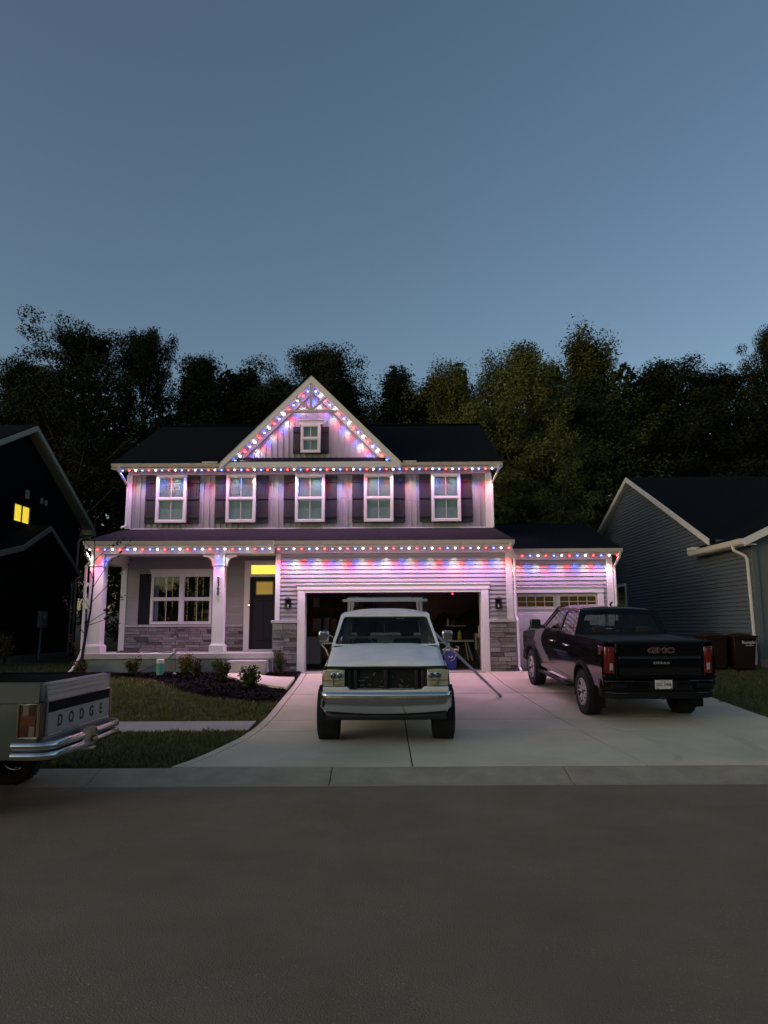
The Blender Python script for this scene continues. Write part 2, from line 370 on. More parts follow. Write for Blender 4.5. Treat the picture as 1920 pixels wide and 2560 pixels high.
# ------------------------------------------------------------------ grass blades
def grass(name, regions, mat, label):
    vs, fs = [], []; tuft = []
    for (n, x0, x1, y0, y1, h0, h1, ok) in list(regions):
        for q in range(n // 450):
            cx, cy = rng.uniform(x0, x1), rng.uniform(y0, y1)
            if not ok or ok(cx, cy): tuft.append((26, cx - .05, cx + .05, cy - .05, cy + .05, .08, .17, ok))
    regions = list(regions) + tuft
    for (n, x0, x1, y0, y1, h0, h1, ok) in regions:
        X = rng.uniform(x0, x1, n); Y = rng.uniform(y0, y1, n)
        for x, y in zip(X, Y):
            if ok and not ok(x, y): continue
            if math.sin(x * 2.1 + 1.3 * math.sin(y * 1.7)) * math.sin(y * 2.6 + x) > .62 and rng.random() < .6: continue
            h = rng.uniform(h0, h1); a = rng.uniform(0, 6.28); wd = rng.uniform(.005, .010); z = gz(y) - .03
            dx, dy = math.cos(a) * wd, math.sin(a) * wd; b = rng.uniform(0, 6.28); ln = h * rng.uniform(.2, .9)
            k = len(vs)
            vs += [(x - dx, y - dy, z), (x + dx, y + dy, z), (x + math.cos(b) * ln * .4 + dx * .8, y + math.sin(b) * ln * .4 + dy * .8, z + h * .65), (x + math.cos(b) * ln * .4 - dx * .8, y + math.sin(b) * ln * .4 - dy * .8, z + h * .65), (x + math.cos(b) * ln, y + math.sin(b) * ln, z + h)]
            fs += [(k, k + 1, k + 2, k + 3), (k + 3, k + 2, k + 4)]
    me = bpy.data.meshes.new(name); me.from_pydata(vs, [], fs); me.materials.append(mat); o = _obj(name, me); tag(o, label, 'grass', kind='stuff'); return o
GRASS = M('grass_blades', (.095, .125, .028), .6, var=1, vscale=1.6, col2=(.17, .155, .05), spec=.25)
offdrive = lambda x, y: x < DX_L(y) - .02
lawn_ok = lambda x, y: y < fb(x) + .03 if x > -8.6 else True
grass('front_lawn', [(26000, -5.6, -2.2, 9.98, 12.62, .05, .11, offdrive), (6000, -9.5, -5.6, 9.98, 12.62, .05, .11, None),
                     (38000, -8.6, -2.25, 13.62, 19.3, .05, .10, lawn_ok), (14000, -13.0, -8.6, 13.62, 24, .05, .10, None)], GRASS, 'short mown front lawn left of the driveway')
grass('side_lawn', [(22000, 7.02, 10.5, 13.63, 22, .05, .10, None), (5000, 7.1, 10.5, 10, 12.6, .05, .1, lambda x, y: x > DX_R(y) + .02)], GRASS, 'dark mown lawn strip right of the driveway under the bin')

# ================================================================== the lit house
house = thing('house', 'pale grey two-storey house with white trim and front gable, outlined in coloured lights', 'house', (-2.2, 21.4, .74))
INT = M('interior_drywall', (.42, .34, .30), .9, var=.15)
INTF = M('garage_floor', (.25, .23, .21), .8, var=.2)

def laps(parent, x0, x1, y, z0, z1, ex, mat, clip=None):
    z = z0; k = 0
    while z < z1 - .01:
        zt = min(z + ex + .004, z1)
        segs = [(x0, x1)]
        if clip: segs = clip(z, zt, x0, x1)
        for a, b in segs:
            if b - a > .01: piece('siding_board', 'lap', mat, parent, a, b, y - .034, y, z, zt)
        z += ex

# --- garage front
GY = 19.8
wall = MB().box(-2.98, -2.20, GY, GY + .16, .3, 2.87).box(2.67, 3.5, GY, GY + .16, .3, 2.87).box(-2.98, 3.5, GY, GY + .16, 2.87, 4.12).build('garage_wall', SIDING, house)
def clipg(z, zt, a, b):
    if zt <= 3.09: return [(a, -2.385), (2.865, b)]
    return [(a, b)]
laps(wall, -2.845, 3.325, GY, 2.12, 3.93, .1145, SIDING, clipg)
box('frieze_board', WHITE, house, -2.98, 3.5, GY - .04, GY - .001, 3.935, 4.12, .004)
box('corner_board', WHITE, house, -2.985, -2.85, GY - .045, GY + .1, 2.12, 3.932, .005)
box('corner_board', WHITE, house, 3.33, 3.505, GY - .045, GY + .1, 2.12, 3.932, .005)
cas = MB().box(-2.37, -2.20, GY - .06, GY - .001, .74, 2.93).box(2.67, 2.84, GY - .06, GY - .001, .74, 2.93).box(-2.39, 2.87, GY - .07, GY - .001, 2.932, 3.07).box(-2.41, 2.89, GY - .09, GY - .001, 3.072, 3.10)
cas.build('garage_casing', WHITE, house, bevel=.005)
jam = MB().box(-2.198, -2.17, GY - .055, GY + .3, .74, 2.93).box(2.642, 2.668, GY - .055, GY + .3, .74, 2.93).box(-2.168, 2.64, GY - .055, GY + .3, 2.862, 2.928)
jam.build('garage_jamb', WHITE, house)
# stone piers
STONES = [M('stone_a', (.22, .20, .205), .9, var=.3, vscale=9, bump=.6, bscale=30, rand=.22), M('stone_b', (.30, .285, .29), .9, var=.3, vscale=8, bump=.6, bscale=30, rand=.18), M('stone_c', (.095, .085, .09), .9, var=.3, vscale=8, bump=.6, bscale=30, rand=.25)]
MORTAR = M('mortar', (.10, .095, .095), .95, bump=.4)
def stonework(name, x0, x1, y, z0, z1, dep, seed, hs=(.075, .14), side=None):
    rs = random.Random(seed)
    w_ = box(name, MORTAR, house, x0 + .01, x1 - .01, y - dep + .03, y, z0, z1 - .002)
    z = z0 + .005
    while z < z1 - .03:
        h = rs.uniform(*hs); h = min(h, z1 - z)
        if z1 - z - h < .04: h = z1 - z
        x = x0 + rs.uniform(0, .02)
        while x < x1 - .02:
            L = rs.uniform(.16, .48) * (1 if h < .11 else .85); xe = min(x + L, x1)
            if x1 - xe < .09: xe = x1
            mt = rs.choices(STONES, (.42, .4, .18))[0]; pr = rs.uniform(0, .028)
            if h > .095 and rs.random() < .35:
                hm = h * rs.uniform(.42, .58)
                piece('stone', 'stone', mt, w_, x, xe - .008, y - dep - pr, y, z, z + hm - .006); piece('stone', 'stone', rs.choice(STONES), w_, x, xe - .008, y - dep - rs.uniform(0, .028), y, z + hm, z + h - .008)
            else: piece('stone', 'stone', mt, w_, x, xe - .008, y - dep - pr, y, z, z + h - .008)
            x = xe
        z += h
    return w_
stonework('stone_pier', -3.04, -2.375, GY, .55, 2.035, .05, 1)
stonework('stone_pier', 2.845, 3.56, GY, .55, 2.035, .05, 2)
# pier returns (the sides of the piers)
box('pier_side', STONES[0], house, -3.05, -2.982, GY + .002, GY + 1.4, .55, 2.03); box('pier_side', STONES[0], house, 3.502, 3.57, GY + .002, GY + .65, .55, 2.03)
CAPM = M('stone_cap', (.5, .48, .47), .8, var=.15, vscale=8, bump=.4, bscale=40)
box('stone_cap', CAPM, house, -3.07, -2.372, GY - .12, GY - .001, 2.04, 2.115, .01); box('stone_cap', CAPM, house, 2.842, 3.59, GY - .12, GY - .001, 2.04, 2.115, .01)
# garage room
gr = MB().box(-2.98, -2.9, GY + .161, 26.5, .6, 4.1).box(3.42, 3.5, GY + .161, 26.5, .6, 4.1).box(-2.98, 3.5, 26.5, 26.6, .6, 4.1).box(-2.899, 3.419, GY + .161, 26.499, 3.35, 3.45)
gr.build('garage_room', INT, house)
box('garage_floor', INTF, house, -2.9, 3.42, GY - .005, 26.5, .5, .742)
box('threshold', CONC, house, -2.2, 2.67, GY - .25, GY - .006, .5, .744)
# overhead door rolled up under the ceiling, its tracks and the opener
od = MB()
for k in range(4): od.box(-2.1, 2.57, GY + .75 + k * .55, GY + 1.28 + k * .55, 3.22, 3.27)
od.build('overhead_door', WHITE, house, bevel=.004)
for x in (-2.16, 2.63): MB().tube([(x, GY + .25, .75), (x, GY + .25, 2.7), (x, GY + .35, 2.95), (x, GY + .6, 3.08), (x, GY + 3.2, 3.1)], .022, 6).build('door_track', STEEL, house)
op = box('door_opener', M('opener_case', (.08, .08, .085), .5), house, 2.02, 2.36, 23.3, 23.75, 2.93, 3.20, .02)
REDL = M('red_led', (.5, .02, .02), .4, emit=(1, .03, .05), estr=14)
for dz in (0, .075): MB().lathe([(0.0001, -.02), (.014, -.018), (.02, -.005), (.02, 0.01)], (2.19, 23.29, 2.965 + dz), 'y', 12).build('indicator_light', REDL, op, smooth=60)

# --- lanterns
def lantern(x, y, z):
    l_ = box('wall_lantern', DARK, house, x - .07, x + .07, y - .025, y, z + .03, z + .26, .008)
    m = MB().box(x - .095, x + .095, y - .23, y - .03, z + .245, z + .27).hexa([(x - .09, y - .225, z + .271), (x + .09, y - .225, z + .271), (x + .09, y - .035, z + .271), (x - .09, y - .035, z + .271), (x - .03, y - .16, z + .32), (x + .03, y - .16, z + .32), (x + .03, y - .1, z + .32), (x - .03, y - .1, z + .32)])
    for dx in (-.08, .068):
        for dy in (-.215, -.05): m.box(x + dx, x + dx + .012, y + dy, y + dy + .012, z + .02, z + .245)
    m.box(x - .09, x + .09, y - .225, y - .035, z, z + .02); m.box(x - .02, x + .02, y - .04, y - .02, z + .1, z + .2)
    m.build('cage', DARK, l_)
    MB().box(x - .066, x + .066, y - .202, y - .052, z + .022, z + .243).build('lantern_glass', GLASS, l_)
    MB().lathe([(.0001, .03), (.022, .035), (.026, .07), (.014, .12), (.0001, .125)], (x, y - .13, z), 'z', 10).build('lamp_bulb', M('frosted_bulb', (.75, .7, .6), .3), l_, smooth=60)
lantern(-2.615, GY - .03, 2.42); lantern(3.09, GY - .03, 2.40)

# --- third garage bay, set back to the right
TY = 20.5
tw = MB().box(3.5, 3.72, TY, TY + .16, .4, 4.0).box(6.02, 6.47, TY, TY + .16, .4, 4.0).box(3.72, 6.02, TY, TY + .16, 2.85, 4.0).build('third_bay_wall', SIDING, house)
def clipt(z, zt, a, b): return [(a, b)] if z > 3.0 else [(6.195, b)]
laps(tw, 3.6, 6.30, TY, .8, 3.79, .1145, SIDING, clipt)
box('frieze_board', WHITE, house, 3.51, 6.48, TY - .04, TY - .001, 3.79, 3.96, .004)
box('corner_board', WHITE, house, 6.30, 6.485, TY - .045, TY + .12, .72, 3.788, .005)
box('corner_board', WHITE, house, 3.51, 3.60, TY - .045, TY - .001, .72, 3.788, .005)
MB().box(3.602, 3.72, TY - .06, TY - .001, .72, 2.85).box(6.02, 6.19, TY - .06, TY - .001, .72, 2.85).box(3.602, 6.21, TY - .07, TY - .001, 2.852, 3.01).box(3.602, 6.23, TY - .09, TY - .001, 3.012, 3.04).build('garage_casing', WHITE, house, bevel=.005)
DOORP = M('garage_door_paint', (.70, .69, .67), .5, var=.05)
gd = box('garage_door', DOORP, house, 3.721, 6.019, TY + .055, TY + .095, .72, 2.849)
for k in range(4):
    z0 = .725 + k * .531
    if k < 3:
        for j in range(2):
            x0 = 3.74 + j * 1.15; panel = MB().box(x0, x0 + 1.12, TY + .04, TY + .054, z0 + .004, z0 + .52)
            p_ = panel.build('door_panel', DOORP, gd, bevel=.004)
            for q in range(9): box('bead_board', DOORP, p_, x0 + .07 + q * .11, x0 + .07 + q * .11 + .1, TY + .033, TY + .0395, z0 + .06, z0 + .46, .003)
    else:
        for j in range(2):
            x0 = 3.77 + j * 1.20; x1 = x0 + 1.02
            fr = MB().box(x0 - .045, x0, TY + .03, TY + .054, 2.40, 2.80).box(x1, x1 + .045, TY + .03, TY + .054, 2.40, 2.80).box(x0 + .0005, x1 - .0005, TY + .03, TY + .054, 2.755, 2.80).box(x0 + .0005, x1 - .0005, TY + .03, TY + .054, 2.40, 2.47)
            for q in (1, 2, 3): fr.box(x0 + q * .255 - .009, x0 + q * .255 + .009, TY + .034, TY + .05, 2.4705, 2.7545)
            fr.box(x0, x1, TY + .036, TY + .048, 2.60, 2.618)
            f_ = fr.build('door_window', DOORP, gd)
            for q in range(4):
                for (a, b) in ((2.473, 2.598), (2.62, 2.752)):
                    xa = x0 + q * .255 + .011; box('pane', M('bay_glass_glow', (.028, .02, .01), .06, coat=.5, emit=(.5, .27, .05), estr=.05), f_, xa, xa + .233, TY + .0465, TY + .0515, a, b)  # dim warm light in the panes is put into the glass as emission
tbody = MB().box(3.52, 3.6, TY + .17, 26.4, .6, 4.0).box(6.38, 6.47, TY + .161, 26.5, .4, 4.0).box(3.52, 6.47, 26.5, 26.6, .4, 4.0)
tbody.build('side_wall', SIDING, house)

# --- roofs
def roof_slab(name, mat, pts, th=.14, parent=house):
    m = MB(); lo = [(p[0], p[1], p[2] - th) for p in pts]; n = len(pts)
    m.add(list(pts) + lo, [tuple(range(n)), tuple(range(n, 2 * n))[::-1]] + [(i, (i + 1) % n, n + (i + 1) % n, n + i) for i in range(n)])
    return m.build(name, mat, parent)
roof_slab('porch_roof', ROOF_D, [(-8.14, 19.34, 4.255), (3.52, 19.34, 4.255), (3.27, 21.42, 4.86), (-7.78, 21.42, 4.86)], .07)
roof_slab('porch_roof_end', ROOF_D, [(-8.14, 19.34, 4.255), (-7.78, 21.42, 4.86), (-7.78, 22.2, 4.86), (-8.14, 22.2, 4.255)], .07)
roof_slab('third_bay_roof', ROOF, [(3.3, 20.12, 4.085), (6.68, 20.12, 4.085), (6.68, 23.75, 5.30), (3.3, 23.75, 5.30)], .1)
roof_slab('third_bay_roof', ROOF, [(3.3, 23.76, 5.30), (6.68, 23.76, 5.30), (6.68, 27.4, 4.085), (3.3, 27.4, 4.085)], .1)
MB().prism([(20.6, 3.9), (26.4, 3.9), (23.75, 5.18)], 6.37, 6.46, 'x').build('gable_end', SIDING, house)
roof_slab('main_roof', ROOF, [(-8.09, 20.92, 6.78), (3.53, 20.92, 6.78), (3.53, 25.65, 9.24), (-8.09, 25.65, 9.24)], .14)
roof_slab('main_roof', ROOF, [(-8.09, 25.66, 9.24), (3.53, 25.66, 9.24), (3.53, 30.4, 6.78), (-8.09, 30.4, 6.78)], .14)
box('ridge_cap', ROOF, house, -8.08, 3.52, 25.53, 25.77, 9.225, 9.262)
for x0, x1 in ((-7.74, -7.66), (3.16, 3.23)):
    MB().prism([(21.45, 6.3), (29.9, 6.3), (25.65, 9.08)], x0, x1, 'x').build('gable_end', SIDING, house)
for x in (-8.1, 3.5):   # white rake boards on the gable ends
    m = MB(); m.prism([(20.94, 6.60), (25.65, 9.06), (25.65, 9.20), (20.94, 6.75)], x, x + .04, 'x'); m.build('rake_board', WHITE, house)
# second storey walls
W2 = 21.4
w2 = MB().box(-7.74, 3.23, W2, W2 + .15, 4.5, 6.62).box(-7.74, -7.60, W2 + .151, 30, .6, 6.6).box(3.09, 3.23, W2 + .151, 30, 4.0, 6.6).box(-7.74, 3.23, 30.001, 30.1, .6, 6.6).build('upper_wall', SIDING, house)
nb = 62
for k in range(nb):
    x = -7.55 + k * .1735
    if x < 2.98: piece('batten', 'box', SIDING, w2, x, x + .034, W2 - .032, W2, 4.87, 6.50)
box('frieze_board', WHITE, house, -7.74, 3.23, W2 - .05, W2 - .001, 6.50, 6.63, .004)
box('corner_board', WHITE, house, -7.77, -7.60, W2 - .055, W2 + .12, 4.86, 6.498, .005); box('corner_board', WHITE, house, 3.06, 3.26, W2 - .055, W2 + .12, 4.80, 6.498, .005)
box('base_trim', WHITE, house, -7.598, 3.058, W2 - .045, W2 - .001, 4.835, 4.868, .003)
# eave soffit, fascia and gutters
def eave(x0, x1, yf, yw, zs, label=None):
    box('soffit', WHITE, house, x0, x1, yf + .04, yw, zs, zs + .02)
    box('fascia', WHITE, house, x0, x1, yf + .012, yf + .038, zs - .01, zs + .15, .003)
def gutter(x0, x1, yf, z0, z1):
    prof = [(yf + .01, z0), (yf - .05, z0), (yf - .08, z0 + .05), (yf - .085, z1 - .02), (yf - .105, z1 - .015), (yf - .105, z1), (yf - .09, z1), (yf - .07, z0 + .05), (yf - .045, z0 + .01), (yf + .01, z0 + .01)]
    m = MB().prism(prof, x0, x1, 'x'); m.prism([(yf + .01, z0), (yf - .05, z0), (yf - .085, z0 + .06), (yf - .085, z1), (yf + .01, z1)], x0 - .004, x0, 'x').prism([(yf + .01, z0), (yf - .05, z0), (yf - .085, z0 + .06), (yf - .085, z1), (yf + .01, z1)], x1, x1 + .004, 'x')
    return m.build('gutter', GUTTER, house)
eave(-8.08, 3.52, 20.95, W2, 6.60)
gutter(-8.08, -4.85, 20.95, 6.645, 6.745); gutter(.50, 3.52, 20.95, 6.645, 6.745)
eave(-8.12, -3.0, 19.40, 19.64, 4.09); eave(-2.998, 3.5, 19.36, GY, 4.075)
gutter(-8.13, -2.99, 19.40, 4.15, 4.245); gutter(-2.965, 3.51, 19.36, 4.13, 4.232)
box('fascia_return', WHITE, house, -3.0, -2.97, 19.30, 19.8, 4.06, 4.24)
eave(3.51, 6.66, 20.15, TY, 3.93); gutter(3.53, 6.67, 20.15, 3.965, 4.065)
box('rain_diverter', GUTTER, house, -5.4, -4.7, 20.88, 20.98, 6.76, 6.80); box('rain_diverter', GUTTER, house, .45, .97, 20.88, 20.98, 6.76, 6.80)
def spout(name, pts, parent=house, mat=WHITE, r=.042):
    MB().tube(pts, r, 4).build(name, mat, parent, bevel=.01)
spout('downspout', [(3.40, 20.86, 6.66), (3.40, 20.9, 6.50), (3.30, 21.25, 6.27), (3.27, 21.33, 6.2), (3.27, 21.33, 4.85)])
spout('downspout', [(-7.86, 20.88, 6.66), (-7.86, 20.92, 6.52), (-7.74, 21.25, 6.22), (-7.72, 21.32, 6.15), (-7.72, 21.32, 4.95), (-7.78, 21.1, 4.86)])
spout('downspout', [(3.42, 19.29, 4.15), (3.42, 19.35, 4.05), (3.56, 19.68, 3.85), (3.57, 19.74, 3.78), (3.57, 19.74, 2.2), (3.6, 19.64, 2.08), (3.6, 19.64, .85), (3.62, 19.5, .76)])
spout('downspout', [(6.60, 20.1, 3.98), (6.60, 20.15, 3.84), (6.53, 20.38, 3.62), (6.53, 20.44, 3.55), (6.53, 20.44, .85), (6.55, 20.25, .78)])
spout('downspout', [(-8.05, 19.32, 4.16), (-8.06, 19.36, 3.95), (-7.98, 19.5, 3.72), (-8.09, 19.54, 3.6), (-8.09, 19.54, 1.3), (-8.13, 19.5, 1.15), (-8.25, 19.40, .85), (-8.32, 19.3, .76)])
# --- front gable
GB = 6.79
gt = MB().add([(-4.45, W2 - .001, GB), (.10, W2 - .001, GB), (-2.18, W2 - .001, 9.06), (-4.45, W2 + .1, GB), (.10, W2 + .1, GB), (-2.18, W2 + .1, 9.06)], [(0, 1, 2), (3, 5, 4), (0, 3, 4, 1), (1, 4, 5, 2), (2, 5, 3, 0)])
gwall = gt.build('gable_wall', SIDING, house)
k = 0
while True:
    x = -4.32 + k * .1735; k += 1
    if x > 0: break
    ztop = 9.04 - abs(x + .017 + 2.18) - .03
    if ztop > 6.96: piece('batten', 'box', SIDING, gwall, x, x + .034, W2 - .034, W2, 6.90, ztop)
box('belt_board', WHITE, house, -4.75, .42, W2 - .10, W2 - .001, 6.80, 6.895, .006); box('belt_cap', WHITE, house, -4.62, .28, W2 - .13, W2 - .001, 6.897, 6.93, .004)
box('fascia', WHITE, house, -4.85, .50, 20.90, 20.95, 6.62, 6.785, .004)
for sgn in (-1, 1):
    c = -2.18
    def pt(d, y, dz): return (c + sgn * d, y, 9.47 - d + dz)
    m = MB().hexa([pt(0, 20.86, -.25), pt(2.68, 20.86, -.25 + .0), pt(2.68, 20.90, -.25), pt(0, 20.90, -.25), pt(0, 20.86, -.01), pt(2.68, 20.86, -.01), pt(2.68, 20.90, -.01), pt(0, 20.90, -.01)])
    m.build('rake_board', WHITE, house, bevel=.004)
    m = MB().hexa([pt(0, 20.901, -.245), pt(2.6, 20.901, -.245), pt(2.6, W2 + .1, -.245), pt(0, W2 + .1, -.245), pt(0, 20.901, -.225), pt(2.6, 20.901, -.225), pt(2.6, W2 + .1, -.225), pt(0, W2 + .1, -.225)])
    m.build('rake_soffit', WHITE, house)
    m = MB().hexa([pt(0, W2 - .035, -.40), pt(2.35, W2 - .035, -.40), pt(2.35, W2 - .002, -.40), pt(0, W2 - .002, -.40), pt(0, W2 - .035, -.246), pt(2.35, W2 - .035, -.246), pt(2.35, W2 - .002, -.246), pt(0, W2 - .002, -.246)])
    m.build('rake_frieze', WHITE, house)
    roof_slab('gable_roof', ROOF, [pt(0, 20.84, .06), pt(2.75, 20.84, .06), pt(2.75, 21.2, .06), pt(0, 26.4, .06)] if sgn > 0 else [pt(0, 26.4, .06), pt(2.75, 21.2, .06), pt(2.75, 20.84, .06), pt(0, 20.84, .06)], .07)
# king post truss in the gable peak
tp = MB().box(-2.95, -1.41, 20.87, 20.95, 8.30, 8.375).box(-2.222, -2.138, 20.872, 20.948, 8.376, 9.2)
for sgn in (-1, 1):
    a = Vector((-2.18 + sgn * .045, 20.91, 8.40)); b = Vector((-2.18 + sgn * .47, 20.91, 8.79)); d = (b - a).normalized(); u = Vector((-d.z, 0, d.x)) * .032
    tp.hexa([a - u - Vector((0, .035, 0)), b - u - Vector((0, .035, 0)), b - u + Vector((0, .035, 0)), a - u + Vector((0, .035, 0)), a + u - Vector((0, .035, 0)), b + u - Vector((0, .035, 0)), b + u + Vector((0, .035, 0)), a + u + Vector((0, .035, 0))])
tp.build('gable_truss', M('truss_paint', (.56, .54, .50), .5), house, bevel=.004)

# --- windows and shutters
BLIND = M('blind_slats', (.34, .43, .39), .6); CURT = M('curtain_cloth', (.23, .30, .265), .9, var=.05, vscale=5)
SCREEN = M('insect_screen', (.25, .25, .25), .9)
ROOMD = M('room_dark', (.05, .045, .035), .95)
def window(x0, x1, z0, z1, y, blinds=False, curtain=True, cas=.075, muntins='upper', parent=house):
    m = MB().box(x0, x0 + cas, y - .05, y - .001, z0, z1).box(x1 - cas, x1, y - .05, y - .001, z0, z1).box(x0 + cas + .0005, x1 - cas - .0005, y - .05, y - .001, z1 - cas, z1).box(x0 + cas + .0005, x1 - cas - .0005, y - .055, y - .001, z0, z0 + cas)
    w_ = m.build('window', WHITE, parent, bevel=.004)
    a, b, c, d = x0 + cas, x1 - cas, z0 + cas, z1 - cas; zm = (c + d) / 2
    box('meeting_rail', WHITE, w_, a, b, y - .042, y - .003, zm - .028, zm + .028, .003)
    s = MB(); t = .022
    for (p, q, yy) in ((zm + .03, d, y - .030), (c, zm - .03, y - .020)):
        s.box(a, a + t, yy, yy + .018, p, q).box(b - t, b, yy, yy + .018, p, q).box(a + t, b - t, yy, yy + .018, q - t, q).box(a + t, b - t, yy, yy + .018, p, p + t)
    s.build('sash', WHITE, w_)
    xm = (a + b) / 2
    for (p, q, yy, nm) in ((zm + .03 + t, d - t, y - .022, 0), (c + t, zm - .03 - t, y - .012, 1)):
        for (u, v) in ((a + t, xm - .009), (xm + .009, b - t)):
            box('pane', GLASS, w_, u, v, yy, yy + .003, p, q)
        mt = MB().box(xm - .0085, xm + .0085, yy - .004, yy + .007, p, q)
        if muntins == 'grid': zz = (p + q) / 2; mt.box(a + t, xm - .009, yy - .003, yy + .006, zz - .008, zz + .008).box(xm + .009, b - t, yy - .003, yy + .006, zz - .008, zz + .008)
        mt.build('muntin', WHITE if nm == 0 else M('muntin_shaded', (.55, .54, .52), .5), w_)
    if curtain:
        if blinds:
            sl = MB(); z = zm
            while z < d:
                sl.hexa([(a, y + .004, z), (b, y + .004, z), (b, y + .026, z + .026), (a, y + .026, z + .026), (a, y + .002, z + .003), (b, y + .002, z + .003), (b, y + .024, z + .029), (a, y + .024, z + .029)]); z += .036
            tag(sl.build('blind', BLIND, w_), kind='stuff')
        n_ = 36; pts = [(a - .03 + (b - a + .06) * i / n_, y + .040 + .0015 * math.sin(i * .9)) for i in range(n_ + 1)]
        cm = MB().loft([[(p[0], p[1], c - .03) for p in pts], [(p[0], p[1], d + .03) for p in pts]], caps=False); cm.build('curtain', CURT, w_, smooth=60)
    return w_
def shutter(x0, x1, z0, z1, y, mat=SHUT, nbd=4, rails=(0.02, .36, .84), rh=.06, toph=None, parent=house):
    s_ = box('shutter', BLACKM, parent, x0 + .004, x1 - .004, y - .012, y - .001, z0 + .004, z1 - .004)
    wd = (x1 - x0) / nbd
    for i in range(nbd): piece('board', 'box', mat, s_, x0 + i * wd + .003, x0 + (i + 1) * wd - .003, y - .032, y - .0125, z0, z1)
    for f in rails:
        zc = z0 + (z1 - z0) * f; hh = toph if (toph and f > .8) else rh
        piece('rail', 'box', mat, s_, x0 + .002, x1 - .002, y - .056, y - .0325, zc, zc + hh)
    return s_
# openings behind the glass, so that the panes look into shallow rooms
for i, (x0, x1) in enumerate(((-6.83, -5.92), (-4.73, -3.84), (-2.66, -1.77), (-.60, .28), (1.42, 2.30))):
    y = W2 - .03
    # recess: the curtain hangs in front of the wall plane here, inside a deep casing
    bx = MB().box(x0 + .01, x0 + .07, y - .11, y + .028, 5.04, 6.46).box(x1 - .07, x1 - .01, y - .11, y + .028, 5.04, 6.46).box(x0 + .0705, x1 - .0705, y - .11, y + .028, 6.40, 6.46).box(x0 + .0705, x1 - .0705, y - .11, y + .028, 5.04, 5.10)
    bx.build('window_box', WHITE, house)
    window(x0, x1, 5.02, 6.47, y - .112, blinds=i in (0, 1, 4))
    shutter(x0 - .36, x0 - .012, 5.02, 6.47, W2 - .024, rails=(.115, .50, .845), rh=.075, toph=.20)
    shutter(x1 + .012, x1 + .36, 5.02, 6.47, W2 - .024, rails=(.115, .50, .845), rh=.075, toph=.20)
MB().box(-2.50, -2.46, W2 - .14, W2 - .001, 7.17, 8.01).box(-1.97, -1.93, W2 - .14, W2 - .001, 7.17, 8.01).box(-2.459, -1.971, W2 - .14, W2 - .001, 7.17, 7.22).box(-2.459, -1.971, W2 - .14, W2 - .001, 7.96, 8.01).build('window_box', WHITE, house)
gwin = window(-2.515, -1.915, 7.14, 8.03, W2 - .142, cas=.07)
box('head_board', WHITE, house, -2.57, -1.86, W2 - .17, W2 - .001, 8.035, 8.15, .005); box('head_cap', WHITE, house, -2.59, -1.84, W2 - .19, W2 - .001, 8.152, 8.175, .003)
for a, b in ((-2.765, -2.52), (-1.91, -1.665)): shutter(a, b, 7.14, 7.98, W2 - .024, nbd=3, rails=(.12, .80), rh=.065)

# --- porch
PF = 1.26
slab = box('porch_slab', CONC, house, -8.03, -2.985, 19.54, 21.35, PF - .15, PF, .012)
box('porch_foundation', CONC_F, house, -7.99, -3.0, 19.60, 21.3, .4, PF - .152)
box('porch_step', CONC, house, -4.09, -3.10, 19.08, 19.595, .55, 1.075, .012)
PY = 21.3
pw = MB().box(-7.70, -6.86, PY, PY + .099, PF, 4.2).box(-6.86, -5.06, PY, PY + .099, PF, 2.03).box(-6.86, -5.06, PY, PY + .099, 3.50, 4.2).box(-5.06, -3.95, PY, PY + .099, PF, 4.2).box(-3.95, -3.0, PY, PY + .099, 3.75, 4.2)
pwall = pw.build('porch_wall', SIDING, house)
def clipp(z, zt, a, b):
    segs = [(-7.575, -7.215), (-5.04, -4.125)]
    if z > 3.88: return [(-7.575, -3.0)]
    if z > 3.60: return [(-7.575, -4.125)]
    return segs
laps(pwall, -7.58, -3.0, PY, 2.03, 4.05, .1145, SIDING, clipp)
box('corner_board', WHITE, house, -7.75, -7.58, PY - .05, PY + .06, PF, 4.02, .005)
stonework('stone_veneer', -7.56, -4.12, PY, PF + .01, 1.945, .04, 5, hs=(.06, .10))
box('stone_cap', CAPM, house, -7.58, -4.115, PY - .09, PY - .001, 1.952, 2.02, .008)
MB().box(-8.0, -3.0, 19.9, PY - .001, 4.02, 4.05).build('porch_ceiling', WHITE, house)
box('porch_beam', WHITE, house, -8.02, -3.0, 19.63, 19.90, 3.93, 4.088, .006)
box('beam_board', WHITE, house, -8.02, -7.62, 19.902, PY, 3.72, 4.018, .005)
# columns
def column(xa, xb):
    c_ = box('porch_column', WHITE, house, xa, xb, 19.62, 19.62 + (xb - xa) * .95, PF + .2, 3.928, .006)
    box('column_base', WHITE, c_, xa - .05, xb + .05, 19.57, 19.67 + (xb - xa) * .95, PF, PF + .205, .008)
    box('base_cap', WHITE, c_, xa - .025, xb + .025, 19.595, 19.645 + (xb - xa) * .95, PF + .207, PF + .232, .006)
    box('column_band', WHITE, c_, xa - .012, xb + .012, 19.606, 19.634 + (xb - xa) * .95, 3.60, 3.63, .003)
    return c_
cl = column(-8.02, -7.66); cm_ = column(-4.655, -4.355)
def bracket(x, sgn, parent):
    pts = [(0, 3.925), (.31, 3.925), (.31, 3.86), (.27, 3.85)]
    for i in range(9):
        a = math.pi / 2 * i / 8; pts.append((.27 - .21 * math.sin(a) * 1.0, 3.85 - .20 * (1 - math.cos(a))))
    pts += [(.06, 3.60), (0, 3.58)]
    MB().prism([(x + sgn * p[0], p[1]) for p in pts], 19.70, 19.79, 'y').build('bracket', WHITE, parent, bevel=.006)
bracket(-7.655, 1, cl); bracket(-4.35, 1, cm_); bracket(-4.66, -1, cm_)
